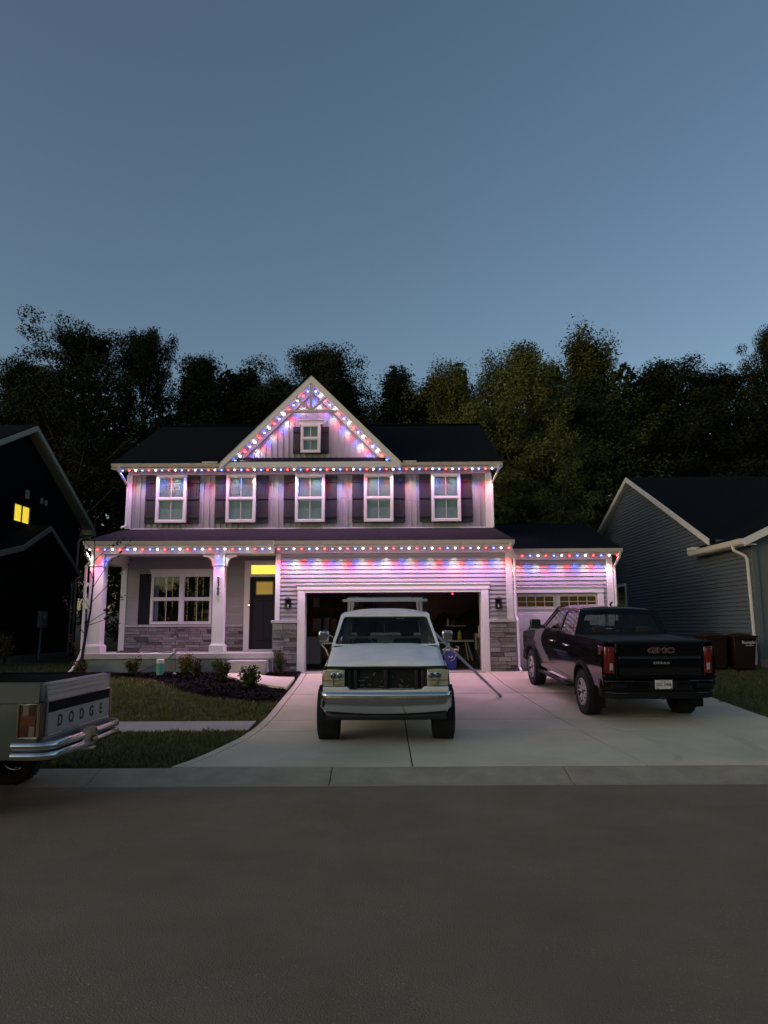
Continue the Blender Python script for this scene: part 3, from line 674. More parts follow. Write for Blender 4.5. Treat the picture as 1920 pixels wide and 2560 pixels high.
# house number plaque
pl = MB(); pts = []
for i in range(24):
    a = 2 * math.pi * i / 24; pts.append((-4.505 + .062 * math.cos(a), (3.23 if math.sin(a) >= 0 else 2.84) + .062 * math.sin(a)))
plq = pl.prism(pts, 19.595, 19.619, 'y').build('number_plaque', M('plaque_white', (.8, .8, .8), .4), house, bevel=.004)
for i, ch in enumerate('2360'): text('numeral', ch, .155, M('numeral_black', (.02, .02, .02), .4), plq, (-4.505, 19.592, 3.22 - i * .124), bold=.004)
pr = MB().tube([(-4.505 + .068 * math.cos(2 * math.pi * i / 24), 19.594, (3.23 if math.sin(2 * math.pi * i / 24) >= 0 else 2.84) + .068 * math.sin(2 * math.pi * i / 24)) for i in range(25)], .005, 5, cap=False); pr.build('plaque_rim', M('plaque_white'), plq)
# porch window: two sashes side by side under a head board
box('head_board', WHITE, house, -6.90, -5.02, PY - .07, PY - .001, 3.50, 3.615, .005); box('head_cap', WHITE, house, -6.93, -4.99, PY - .09, PY - .001, 3.617, 3.64, .003)
GLOW = M('fairy_glow', (.8, .6, .2), .4, emit=(1., .66, .12), estr=1.1)
for (a, b) in ((-6.86, -5.955), (-5.955, -5.06)):
    window(a, b, 2.03, 3.498, PY - .002, curtain=False, cas=.06)
rm = MB().box(-6.9, -6.86, PY + .1, 22.3, 1.9, 3.7).box(-5.06, -5.02, PY + .1, 22.3, 1.9, 3.7).box(-6.9, -5.02, 22.3, 22.35, 1.9, 3.7).box(-6.9, -5.02, PY + .1, 22.3, 1.88, 1.9).box(-6.9, -5.02, PY + .1, 22.3, 3.7, 3.72)
rm.build('front_room', ROOMD, house)
for i, x in enumerate((-6.50, -6.28, -5.83, -5.60, -5.38, -5.16)):
    cord = MB().tube([(x, 21.46, 3.45), (x + .004, 21.46, 2.1)], .002, 4).build('fairy_light_strand', M('thin_wire', (.1, .09, .07), .6), house)
    bd = MB(); z = 3.43; rr = random.Random(i)
    while z > (2.12 if i > 1 else 2.5):
        if rr.random() < .85: bd.lathe([(.0001, -.008), (.0065, 0), (.0001, .008)], (x + rr.uniform(-.004, .004), 21.45, z), 'z', 5)
        z -= .044
    bd.build('glowing_beads', GLOW, cord)
cw = MB().loft([[(-6.80 + .022 * i, 21.43 + .02 * (i % 2), 2.05) for i in range(6)], [(-6.80 + .022 * i, 21.43 + .02 * (i % 2), 3.45) for i in range(6)]], caps=False); cw.build('sheer_curtain', M('sheer_cloth', (.45, .44, .46), .9), house)
shutter(-7.21, -6.885, 2.03, 3.50, PY - .026, mat=M('shutter_navy', (.014, .017, .023), .6, spec=.15), nbd=3, rails=(), rh=.08)
# front door with transom
MB().box(-4.12, -3.955, PY - .05, PY - .001, 1.30, 3.88).box(-3.10, -3.0, PY - .05, PY - .001, 1.30, 3.88).box(-3.954, -3.101, PY - .05, PY - .001, 3.76, 3.88).box(-3.954, -3.101, PY - .045, PY + .04, 3.40, 3.47).build('door_casing', WHITE, house, bevel=.005)
box('door_sill', WHITE, house, -4.12, -3.0, PY - .07, PY + .06, PF + .001, 1.298, .004)
LITW = M('lit_transom', (.8, .65, .1), .5, emit=(1., .84, .11), estr=.95)
tr_ = box('transom', WHITE, house, -3.954, -3.101, PY + .001, PY + .03, 3.471, 3.759)
box('pane', LITW, tr_, -3.93, -3.12, PY - .006, PY + .0005, 3.485, 3.745)
DOORM = M('door_paint', (.022, .024, .028), .5, var=.1, spec=.2)
dr = box('front_door', DOORM, house, -3.953, -3.102, PY + .03, PY + .075, 1.30, 3.399)
for (a, b) in ((-3.86, -3.56), (-3.50, -3.20)): box('door_panel', DOORM, dr, a, b, PY + .018, PY + .0295, 1.55, 2.70, .006)
LITB = M('lit_blind', (.5, .4, .15), .6, emit=(.62, .40, .05), estr=.42)
dw = box('door_light', M('door_light_frame', (.30, .25, .12), .5), dr, -3.79, -3.27, PY + .012, PY + .0295, 2.87, 3.28, .004)
for i in range(11): box('slat', LITB, dw, -3.76, -3.30, PY + .002, PY + .0115, 2.90 + i * .032, 2.921 + i * .032)
hd = MB().tube([(-3.90, PY + .0, 2.18), (-3.90, PY - .05, 2.22), (-3.90, PY - .05, 2.40), (-3.90, PY, 2.44)], .012, 8).build('door_handle', DARK, dr)
db = box('doorbell', DARK, house, -3.985, -3.955, PY - .072, PY - .051, 2.52, 2.64, .004)
MB().lathe([(.0001, -.004), (.018, -.003), (.02, 0)], (-3.97, PY - .073, 2.575), 'y', 12).build('bell_button', M('bell_glow', (.9, .6, .3), .4, emit=(1, .55, .22), estr=5), db)
# hose bib and cords on the porch belong to other things below

# ================================================================== eave lights
def emat(n, c, s): return M(n, (.5, .5, .5), .4, emit=c, estr=s)
BULB = {'r': emat('bulb_red', (1., .035, .03), 11.), 'b': emat('bulb_blue', (.10, .17, 1.), 11.), 'w': emat('bulb_white', (1., .93, .92), 11.)}
LCOL = {'r': (1., .05, .06), 'b': (.10, .14, 1.), 'w': (1., .93, .93)}
LPOW = {'bulb_spill': {'r': .98, 'b': 1.12, 'w': 1.10}, 'bulb_beam': {'r': 1.1, 'b': 1.25, 'w': .75}}
LIGHT_W = 30
_bm = {}
def bulb_mesh(c):
    if c not in _bm:
        m = MB().lathe([(.0001, -.034), (.018, -.030), (.030, -.016), (.034, 0.), (.030, .008), (.0001, .010)], (0, 0, 0), 'z', 12)
        org(); o = m.build('b', BULB[c], None, smooth=60); _bm[c] = o.data; bpy.data.objects.remove(o)
    return _bm[c]
def string(label, pts, seq, wide=1., beam=1., down=(0, -.10, -1), aim=(0, .85, -1), size=122, scale=.8):
    st = thing('eave_light_string', label, 'string lights', pts[0], 'coloured light strings on the house eaves')
    base = Vector(pts[0])
    a, b = Vector(pts[0]), Vector(pts[-1]); d = (b - a).normalized()
    MB().tube([a - d * .06 + Vector((0, .004, .026)), b + d * .06 + Vector((0, .004, .026))], .016, 4).build('track', M('track_metal', (.5, .48, .46), .5), st)
    for i, p in enumerate(pts):
        c = seq[i % len(seq)]; vary = random.uniform(.75, 1.25)
        o = _obj('bulb', bulb_mesh(c), st); o.location = Vector(p) - base; o.scale = (scale * random.uniform(.88, 1.12),) * 3
        for (nm, pw, dr_, sz, bl) in (('bulb_spill', wide, down, size, .7), ('bulb_beam', beam, aim, 46, 1.)):   # wide spill and the lens beam on the wall
            ld = bpy.data.lights.new(nm, 'SPOT'); ld.energy = LIGHT_W * pw * LPOW[nm][c] * vary; ld.color = LCOL[c]; ld.spot_size = R(sz); ld.spot_blend = bl; ld.shadow_soft_size = .025
            lo = _obj(nm, ld, o); lo.location = (0, -.005, -.05); lo.rotation_euler = (-(Vector(dr_) + Vector((random.uniform(-.12, .12), random.uniform(-.08, .08), 0)))).to_track_quat('Z', 'Y').to_euler()
def line(x0, x1, n, y, z): return [(x0 + (x1 - x0) * i / (n - 1), y, z) for i in range(n)]
string('long row of red, white and blue bulbs under the upper eave', line(-7.78, 3.42, 58, 20.98, 6.565), 'brw', wide=.54, beam=.42)
string('row of red, white and blue bulbs along the open porch eave', line(-7.98, -3.10, 25, 19.44, 4.04), 'wrb', wide=1.15, beam=.3, size=86)
string('row of red, white and blue bulbs above the open double garage', line(-2.86, 3.38, 31, 19.42, 4.03), 'rbw', wide=.74, beam=.50)
string('short row of coloured bulbs above the single garage door', line(3.66, 6.55, 14, 20.2, 3.885), 'wrb', wide=.55, beam=.42)
def rake(sgn, n):
    return [(-2.18 + sgn * (2.42 - 2.30 * i / (n - 1)), 21.10, 9.47 - .32 - (2.42 - 2.30 * i / (n - 1))) for i in range(n)]
string('coloured bulbs climbing the left slope of the gable', rake(-1, 17), 'rbw', wide=.18, beam=.42, down=(.5, .3, -1), aim=(.25, .9, -.6), scale=1.15)
string('coloured bulbs climbing the right slope of the gable', rake(1, 17), 'wbr', wide=.18, beam=.42, down=(-.5, .3, -1), aim=(-.25, .9, -.6), scale=1.15)

# ================================================================== vehicle helpers (local frame: x right, y forward, z up, ground at z = 0)
def side_panel(sign, y0, y1, top, bot, xf, rows=9, step=.06, arches=(), lip=.05):
    ys = set(np.round(np.arange(y0, y1, step), 4)) | {y0, y1}
    for (yc, zc, r) in arches:
        for k in range(25):
            y = yc + r * math.cos(math.pi * k / 24)
            if y0 < y < y1: ys.add(round(y, 4))
        for e in (-.002, .002):
            for q in (-r, r):
                if y0 < yc + q + e < y1: ys.add(yc + q + e)
    ys = sorted(ys)
    def zb(y):
        b = bot(y) if callable(bot) else bot
        for (yc, zc, r) in arches:
            if abs(y - yc) < r: b = max(b, zc + math.sqrt(r * r - (y - yc) ** 2))
        return b
    m = MB(); rings = []
    for y in ys:
        a, b = zb(y), (top(y) if callable(top) else top)
        col = [(sign * (xf(a) - lip), y, a + .0)]
        for j in range(rows + 1):
            z = a + (b - a) * j / rows; col.append((sign * xf(z), y, z))
        col.append((sign * (xf(b) - .012), y, b + .008)); col.append((sign * (xf(b) - .09), y, b + .010))
        rings.append(col)
    m.loft(rings, caps=False)
    return m

def window_frame(q, ins, rad, name, body, glassm, parent, th=.03, gname='side_window', gasket=True):
    """q: 4 outer corners in order; ins: inset for each edge (edge i joins corner i and i+1); returns frame with a rounded pane"""
    q = [Vector(p) for p in q]; c = sum(q, Vector()) / 4
    n_ = (q[2] - q[0]).cross(q[3] - q[1]).normalized()
    def inset_loop(ins):
        es = []
        for i in range(4):
            a, b = q[i], q[(i + 1) % 4]; d = (b - a).normalized(); inn = n_.cross(d)
            if inn.dot(c - a) < 0: inn = -inn
            es.append((a + inn * ins[i], d))
        pts = []
        for i in range(4):
            (p, d), (p2, d2) = es[i - 1], es[i]
            w_ = p2 - p; cr = d.cross(d2); t = w_.cross(d2).dot(cr) / cr.dot(cr); pts.append(p + d * t)
        return pts
    def rounded(pts, rad, k=6):
        out = []
        for i in range(4):
            a, b, d = pts[i - 1], pts[i], pts[(i + 1) % 4]
            u = (a - b); v = (d - b); r = min(rad, u.length * .45, v.length * .45); p0 = b + u.normalized() * r; p1 = b + v.normalized() * r
            for j in range(k):
                t = j / (k - 1); out.append(p0 * (1 - t) ** 2 + b * 2 * t * (1 - t) + p1 * t * t)
        return out
    k = 6; inner = rounded(inset_loop(ins), rad, k); m = MB()
    off = n_ * th
    for s_ in (0, 1):
        o_ = -off * s_
        vs = [p + o_ for p in q] + [p + o_ for p in inner]; fs = []
        for i in range(4):
            for j in range(k - 1): fs.append((i, 4 + i * k + j, 4 + i * k + j + 1))
            fs.append((i, 4 + i * k + k - 1, 4 + ((i + 1) % 4) * k, (i + 1) % 4))
        m.add(vs, fs)
    N = 4 * k
    m.add(inner + [p - off for p in inner], [(i, (i + 1) % N, N + (i + 1) % N, N + i) for i in range(N)])
    m.add(q + [p - off for p in q], [(i, (i + 1) % 4, 4 + (i + 1) % 4, 4 + i) for i in range(4)])
    f_ = m.build(name, body, parent, smooth=30)
    g_ = MB(); g_.add([p - off * .5 for p in inner], [tuple(range(N))]); go = g_.build(gname, glassm, parent)
    if gasket:
        MB().tube([p - off * .15 for p in inner] + [inner[0] - off * .15], .009, 5, cap=False).build('window_seal', DARK, f_)
    return f_

def wheel(parent, x, y, r, w_, side, rim='multi', hub=None, rimr=None):
    s = 1 if side > 0 else -1; rr = rimr or r * .60
    prof = [(rr, -w_ / 2 + .015), (rr + .02, -w_ / 2), (r - .05, -w_ / 2 - .004), (r - .018, -w_ / 2 + .012), (r - .004, -w_ / 2 + .045), (r, -w_ / 4), (r, w_ / 4), (r - .004, w_ / 2 - .045), (r - .018, w_ / 2 - .012), (r - .05, w_ / 2 + .004), (rr + .02, w_ / 2), (rr, w_ / 2 - .015)]
    wh = MB().lathe(prof, (x, y, r), 'x', 48, close=True).build('wheel', RUBBER, parent, smooth=40)
    t = MB(); n = 44
    for i in range(n):
        a = 2 * math.pi * i / n
        for (u0, u1, sh) in ((-w_ / 2 + .012, -w_ * .19, 0), (-w_ * .155, -.01, .5), (.01, w_ * .155, 0), (w_ * .19, w_ / 2 - .012, .5)):
            b = a + sh * 2 * math.pi / n; da = .045
            vs = []
            for rad in (r - .004, r + .008):
                for (u, ang) in ((u0, b - da), (u1, b - da * .6), (u1, b + da * .9), (u0, b + da)):
                    vs.append((x + u, y + rad * math.cos(ang), r + rad * math.sin(ang)))
            t.hexa(vs)
    tag(t.build('tread_blocks', RUBBER, wh), kind='stuff')
    of = s * w_ / 2
    dark = M('rim_dark', (.015, .015, .016), .4, coat=.3); mach = M('rim_machined', (.72, .70, .71), .38, metal=.55)
    if rim == 'multi':
        bar = MB().lathe([(rr, of - s * .012), (rr - .012, of - s * .004), (rr - .03, of - s * .02), (rr - .04, of - s * .09), (.08, of - s * .10), (.0001, of - s * .10)], (x, y, r), 'x', 40)
        bo = bar.build('rim', dark, wh, smooth=40)
        MB().lathe([(rr - .001, of - s * .010), (rr - .006, of + s * .001), (rr - .017, of - s * .003)], (x, y, r), 'x', 40).build('rim_edge', mach, bo, smooth=40)
        for i in range(6):
            for e in (-.17, .17):
                a = 2 * math.pi * i / 6 + .2; a1 = a + e * .55; a2 = a + e
                p0 = (.055, a1); p1 = (rr * .55, a + e * 1.15); p2 = (rr - .02, a2)
                def P_(rad, ang, d): return (x + of - s * d, y + rad * math.cos(ang), r + rad * math.sin(ang))
                m = MB(); wd = .026
                for (ra, aa, rb, ab) in ((p0[0], p0[1], p1[0], p1[1]), (p1[0], p1[1], p2[0], p2[1])):
                    ka, kb = wd / ra * .6, wd / rb * .6
                    m.hexa([P_(ra, aa - ka, .07), P_(rb, ab - kb, .07), P_(rb, ab + kb, .07), P_(ra, aa + ka, .07), P_(ra, aa - ka, .022), P_(rb, ab - kb, .012), P_(rb, ab + kb, .012), P_(ra, aa + ka, .022)])
                m.build('spoke', mach, bo)
        MB().lathe([(.055, of - s * .07), (.05, of - s * .015), (.0001, of - s * .01)], (x, y, r), 'x', 20).build('hub_cap', dark, bo, smooth=40)
    else:
        ro = MB().lathe([(rr, of - s * .012), (rr - .012, of), (rr - .03, of - s * .02), (rr - .05, of - s * .07), (rr * .62, of - s * .055), (rr * .5, of - s * .03), (rr * .40, of - s * .035), (.07, of - s * .045), (.06, of + s * .0), (.0001, of + s * .004)], (x, y, r), 'x', 36).build('rim', CHROME if rim == 'chrome' else STEEL, wh, smooth=40)
    return wh

def flare(parent, sign, yc, zc, r, xf, mat, a0=-12, a1=192, wd=.075, out=.035, name='fender_flare'):
    rings = []
    for i in range(29):
        a = R(a0 + (a1 - a0) * i / 28); ca, sa = math.cos(a), math.sin(a)
        p = []
        for (rad, dx) in ((r - .012, -.04), (r - .012, out), (r + .012, out + .008), (r + wd - .01, out * .45), (r + wd, -.01), (r + wd * .5, -.05)):
            y, z = yc + rad * ca, zc + rad * sa; p.append((sign * (xf(min(max(z, .5), 1.1)) + dx), y, z))
        rings.append(p)
    MB().loft(rings, closed=True).build(name, mat, parent, smooth=40)

def seat(parent, x, y, z, wd=.5, head=True, mat=None):
    mat = mat or M('seat_cloth', (.018, .018, .02), .85)
    s_ = MB().box(x - wd / 2, x + wd / 2, y - .25, y + .25, z, z + .16).build('seat', mat, parent, bevel=.04)
    MB().hexa([(x - wd / 2, y - .30, z + .12), (x + wd / 2, y - .30, z + .12), (x + wd / 2, y - .16, z + .12), (x - wd / 2, y - .16, z + .12), (x - wd * .42, y - .45, z + .70), (x + wd * .42, y - .45, z + .70), (x + wd * .42, y - .35, z + .70), (x - wd * .42, y - .35, z + .70)]).build('seat_back', mat, s_, bevel=.04)
    if head:
        MB().box(x - .13, x + .13, y - .47, y - .37, z + .74, z + .93).build('headrest', mat, s_, bevel=.04)
        MB().tube([(x - .06, y - .42, z + .68), (x - .06, y - .42, z + .78)], .007, 5).tube([(x + .06, y - .42, z + .68), (x + .06, y - .42, z + .78)], .007, 5).build('headrest_post', STEEL, s_)

# ================================================================== black crew-cab pickup on the right
PITCH = math.atan((.52 - .255) / 3.75)
gmc = thing('pickup_truck', 'glossy black crew-cab pickup with red tail lamps, backed toward the street at right', 'pickup truck', (4.79, 14.2, .28), local=True, rot=(PITCH, 0, R(3.1)))
BLK = M('black_paint', (.0014, .0014, .002), .35, coat=1., coatr=.015, spec=.04, coati=1.36)
PLAS = M('black_trim', (.006, .006, .0065), .6, bump=.15, bscale=250, spec=.2)
gx = interp([(.40, .955), (.55, .985), (.70, 1.005), (.90, 1.028), (1.08, 1.032), (1.2, 1.020), (1.32, 1.0), (1.45, .965), (1.6, .9)])
AR = [(0, .44, .50), (3.75, .44, .50)]
belt = interp([(-1.2, 1.435), (.6, 1.42), (2.9, 1.40), (3.1, 1.37), (4.6, 1.20)])
rock = interp([(-1.2, .70), (-.4, .60), (.6, .52), (2.9, .52), (4.6, .60)])
for sg in (-1, 1):
    side_panel(sg, -1.10, .598, belt, rock, gx, arches=AR[:1]).build('bed_side', BLK, gmc, smooth=30)
    side_panel(sg, .606, 1.612, belt, rock, gx, arches=()).build('rear_door', BLK, gmc, smooth=30)
    side_panel(sg, 1.618, 2.80, belt, rock, gx).build('front_door', BLK, gmc, smooth=30)
    side_panel(sg, 2.806, 4.55, belt, rock, gx, arches=AR[1:]).build('front_fender', BLK, gmc, smooth=30)
    for (yc, zc, r) in AR: flare(gmc, sg, yc, zc, r, gx, PLAS, -18, 198)
    for yy in (.98, 2.02):
        hb = MB().tube([(sg * 1.02, yy - .11, 1.205), (sg * 1.055, yy - .09, 1.21), (sg * 1.055, yy + .09, 1.212), (sg * 1.02, yy + .11, 1.207)], .018, 8); hb.build('door_handle', BLK if sg > 0 else M('handle_chrome', (.5, .5, .5), .2, metal=1.), gmc, smooth=40)
    rb = MB().hexa([(sg * .92, .72, .40), (sg * 1.08, .80, .40), (sg * 1.08, 2.92, .40), (sg * .92, 3.0, .40), (sg * .92, .72, .455), (sg * 1.07, .80, .455), (sg * 1.07, 2.92, .455), (sg * .92, 3.0, .455)]).build('running_board', PLAS, gmc, bevel=.02)
    for yy in (1.15, 2.2): MB().box(sg * .96, sg * 1.055, yy, yy + .4, .456, .462).build('step_pad', M('step_metal', (.20, .2, .2), .5, metal=.6), rb)
    ma = MB().tube([(sg * .97, 2.72, 1.44), (sg * 1.10, 2.74, 1.47)], .03, 8).build('mirror_arm', PLAS, gmc)
    mh = MB().box(sg * 1.06, sg * 1.30, 2.70, 2.84, 1.40, 1.62).build('wing_mirror', M('mirror_case', (.02, .025, .026), .35, coat=.6), gmc, bevel=.035, seg=3)
    MB().box(sg * 1.08, sg * 1.28, 2.692, 2.6985, 1.43, 1.595).build('mirror_glass', M('mirror_glass', (.06, .08, .08), .08, metal=.6), mh)
    MB().box(sg * .80, sg * 1.03, -.62, -.60, .22, .60).build('mud_flap', PLAS, gmc, bevel=.008)
    window_frame([(sg * .972, 2.96, 1.40), (sg * .972, 1.63, 1.415), (sg * .775, 1.63, 1.90), (sg * .775, 2.26, 1.90)], (.045, .035, .045, .06), .07, 'door_frame', BLK, GLASS_T, gmc)
    window_frame([(sg * .972, 1.625, 1.415), (sg * .965, .60, 1.425), (sg * .775, .80, 1.90), (sg * .775, 1.625, 1.90)], (.045, .13, .045, .035), .09, 'door_frame', BLK, GLASS_T, gmc)
    MB().tube([(sg * .978, 2.92, 1.425), (sg * .978, .76, 1.445)], .008, 5).build('belt_trim', CHROME, gmc)
# roof
rings = []
for i in range(15):
    y = .74 + 1.56 * i / 14; e = min(1, min(y - .74, 2.30 - y) / .22 + .02); dz = -.055 * (1 - e) ** 2
    rings.append([(x, y, 1.905 + (.075 * (1 - (abs(x) / .80) ** 3.2)) * (.55 + .45 * e) + dz) for x in np.linspace(-.79, .79, 19)])
MB().loft(rings, caps=False).build('roof', BLK, gmc, smooth=50, solid=.03, solo=-1)
window_frame([(-.975, 2.97, 1.39), (.975, 2.97, 1.39), (.785, 2.25, 1.905), (-.785, 2.25, 1.905)], (.05, .06, .06, .06), .06, 'windscreen_frame', BLK, GLASS_W, gmc, gname='windscreen')
window_frame([(.965, .595, 1.40), (-.965, .595, 1.40), (-.785, .79, 1.91), (.785, .79, 1.91)], (.06, .12, .085, .12), .09, 'rear_window_frame', BLK, GLASS_T, gmc, gname='rear_window')
MB().box(-.20, .20, .755, .80, 1.875, 1.905).build('brake_light', M('lamp_dark', (.08, .06, .06), .3, coat=.6), gmc, bevel=.006)
MB().tube([(0.3, 2.0, 1.95), (.3, 1.95, 2.0), (.3, 1.86, 2.03)], .02, 6).build('antenna_fin', BLK, gmc)
# hood, cowl and nose
rings = []
for i in range(13):
    y = 2.93 + 1.72 * i / 12; z0 = 1.385 - .015 * i / 12 - (.12 * max(0, (i - 9) / 3) ** 2); hw = .93 - .05 * i / 12
    rings.append([(x * hw, y, z0 + .05 * (1 - abs(x) ** 3) + (.02 if abs(x) < .55 else 0)) for x in np.linspace(-1, 1, 17)])
MB().loft(rings, caps=False).build('hood', BLK, gmc, smooth=40, solid=.03, solo=-1)
MB().box(-.93, .93, 4.50, 4.66, .75, 1.24).build('grille_panel', PLAS, gmc, bevel=.05); MB().box(-1.0, 1.0, 4.52, 4.74, .48, .76).build('front_bumper', BLK, gmc, bevel=.06)
for sg in (-1, 1): MB().box(sg * .70, sg * .98, 4.56, 4.672, 1.0, 1.2).build('headlamp', M('lamp_clear', (.4, .4, .4), .15, coat=1), gmc, bevel=.03)
# underbody
MB().box(-.86, .86, .60, 2.95, .50, .62).build('floor_pan', BLACKM, gmc); MB().box(-.45, -.33, -1.0, 4.4, .46, .60).box(.33, .45, -1.0, 4.4, .46, .60).build('chassis_rails', BLACKM, gmc)
MB().tube([(-.85, 0, .43), (.85, 0, .43)], .05, 8).lathe([(.0001, -.14), (.13, -.1), (.16, 0), (.13, .1), (.0001, .14)], (.0, 0, .43), 'x', 14).build('rear_axle', BLACKM, gmc)
MB().lathe([(.14, -.09), (.33, -.09), (.35, 0), (.33, .09), (.14, .09)], (0, -.66, .52), 'z', 24).build('spare_wheel', RUBBER, gmc, smooth=40)
MB().box(-.98, .98, -1.0, .60, .62, .70).build('bed_floor', BLACKM, gmc); MB().box(-.95, .95, .60, .64, .62, 1.40).build('cab_back', BLK, gmc)
for sg in (-1, 1):
    for yc in (0, 3.75): MB().box(sg * .58, sg * .70, yc - .52, yc + .52, .5, 1.1).build('wheel_well', BLACKM, gmc)
MB().box(-.90, .90, 2.9, 3.1, .62, 1.36).build('firewall', BLACKM, gmc)
# tonneau cover with slim rails
tn = MB().box(-.91, .91, -1.08, .58, 1.425, 1.452).build('bed_cover', M('vinyl_cover', (.02, .02, .022), .5, bump=.2, bscale=200), gmc, bevel=.008)
for sg in (-1, 1): MB().box(sg * .90, sg * .975, -1.10, .585, 1.44, 1.462).build('bed_rail_cap', PLAS, gmc, bevel=.006)
# tailgate: outer skin, recess lines, lip, handle, lettering
tg = MB().box(-.80, .80, -1.155, -1.075, .80, 1.44).build('tailgate', BLK, gmc, bevel=.025, seg=3)
MB().prism([(-1.19, 1.425), (-1.06, 1.45), (-1.06, 1.475), (-1.19, 1.462)], -.81, .81, 'x').build('tailgate_lip', PLAS, tg, bevel=.006)
MB().prism([(-1.154, .86), (-1.168, .89), (-1.168, 1.18), (-1.154, 1.215)], -.74, .74, 'x').build('tailgate_panel', BLK, tg, bevel=.006)
MB().box(-.16, .16, -1.161, -1.1545, 1.34, 1.40).build('tailgate_handle', PLAS, tg, bevel=.004)
RED = M('emblem_red', (.10, .008, .008), .35, coat=.5); SILV = M('emblem_silver', (.36, .32, .32), .4, metal=.3)
text('emblem_rim', 'GMC', .118, SILV, tg, (0.02, -1.1725, 1.30), depth=.004, bold=.007, sx=1.75, space=1.06)
text('emblem_letters', 'GMC', .118, RED, tg, (0.02, -1.179, 1.30), depth=.003, bold=.0025, sx=1.75, space=1.06)
text('model_letters', 'SIERRA', .052, SILV, tg, (0.02, -1.176, 1.085), depth=.004, bold=.002, sx=1.55, space=1.25)
# tail lamps wrapping the corners
LENS = M('red_lens', (.17, .004, .004), .12, coat=1., var=.15, vscale=40); LENSD = M('dark_red_lens', (.10, .004, .005), .12, coat=1.)
CLEARL = M('clear_lens', (.42, .36, .30), .2, coat=1.)
for sg in (-1, 1):
    prof = [(sg * .805, -1.15), (sg * .90, -1.15), (sg * .975, -1.115), (sg * 1.012, -1.03), (sg * 1.02, -.88), (sg * .985, -.86), (sg * .93, -1.06), (sg * .805, -1.08)]
    if sg > 0: prof = prof[::-1]
    tl = MB().prism(prof, .90, 1.37, 'z').build('tail_lamp', LENSD, gmc, bevel=.012)
    MB().box(sg * .835, sg * .925, -1.162, -1.1505, 1.10, 1.345).build('stop_lens', LENS, tl, bevel=.008)
    MB().box(sg * .835, sg * .925, -1.162, -1.1505, .915, .955).build('stop_lens', LENS, tl, bevel=.004)
    MB().box(sg * .845, sg * .905, -1.164, -1.1505, .965, 1.085).build('reverse_lens', CLEARL, tl, bevel=.008)
    MB().prism([(sg * .805, .80), (sg * 1.02, .80), (sg * 1.0, .895), (sg * .805, .895)], -1.14, -.90, 'y').build('corner_panel', BLK, gmc, bevel=.01)
# bumper with corner steps
bp = [(-1.03, -.86), (-1.035, -1.0), (-.98, -1.12), (-.86, -1.19), (-.45, -1.225), (.45, -1.225), (.86, -1.19), (.98, -1.12), (1.035, -1.0), (1.03, -.86), (.90, -.86), (.80, -1.03), (-.80, -1.03), (-.90, -.86)]
bm_ = MB().prism(bp, .61, .79, 'z').build('rear_bumper', BLK, gmc, bevel=.02, seg=3)
bl = MB().prism([(p[0] * .985, p[1] + .015) for p in bp], .47, .605, 'z').build('bumper_valance', PLAS, bm_, bevel=.02)
for sg in (-1, 1):
    MB().box(sg * .62, sg * .90, -1.222, -1.17, .655, .735).build('corner_step', PLAS, bm_, bevel=.012)
    MB().tube([(sg * 1.0, -1.09, .775), (sg * .86, -1.19, .782), (sg * .5, -1.225, .785)], .006, 5).build('bumper_trim', M('dark_chrome', (.2, .2, .21), .2, metal=1.), bm_)
    MB().tube([(sg * .98, -1.13, .585), (sg * .82, -1.205, .575), (sg * .62, -1.22, .575)], .011, 6).build('exhaust_trim', M('dark_chrome'), bm_)
pr_ = MB().box(-.23, .27, -1.232, -1.20, .63, .79).build('plate_recess', PLAS, bm_, bevel=.01)
PLATE = M('plate_white', (.62, .62, .56), .45, var=.1, vscale=30)
lp = MB().box(-.135, .175, -1.242, -1.2325, .645, .80).build('licence_plate', PLATE, bm_, bevel=.006)
text('plate_number', 'JGC 5466', .085, M('plate_blue', (.03, .035, .07), .5), lp, (.02, -1.2435, .722), depth=.0015, sx=.80, bold=.001)
for dx in (-.11, .145): MB().box(dx, dx + .025, -1.245, -1.2425, .652, .668).build('plate_sticker', M('sticker', (.05, .04, .08), .5), lp)
MB().prism([(-.10, .79), (.14, .79), (.02, .775)], -1.2438, -1.2425, 'y').build('plate_header', M('plate_red', (.25, .12, .12), .5), lp)
MB().tube([(.0, -1.24, .50), (.0, -1.10, .50)], .04, 8).build('hitch_receiver', BLACKM, bm_)
for (sx_, yc) in ((-1, 0), (1, 0), (-1, 3.75), (1, 3.75)): wheel(gmc, sx_ * .895, yc, .42, .285, sx_)
seat(gmc, -.40, 2.1, .72); seat(gmc, .40, 2.1, .72); seat(gmc, 0, 1.05, .74, 1.45, head=False)
for xx in (-.45, .45): MB().box(xx - .13, xx + .13, .60, .70, 1.46, 1.60).build('headrest', M('seat_cloth'), gmc, bevel=.03)
MB().tube([(-.40 + .18 * math.cos(a), 2.45 + .05 * math.sin(a), 1.25 + .17 * math.sin(a)) for a in np.linspace(0, 6.283, 17)], .014, 6, cap=False).build('steering_wheel', DARK, gmc)
MB().box(-.88, .88, 2.55, 2.95, 1.05, 1.33).build('dashboard', M('dash_grey', (.02, .02, .021), .8), gmc, bevel=.05)

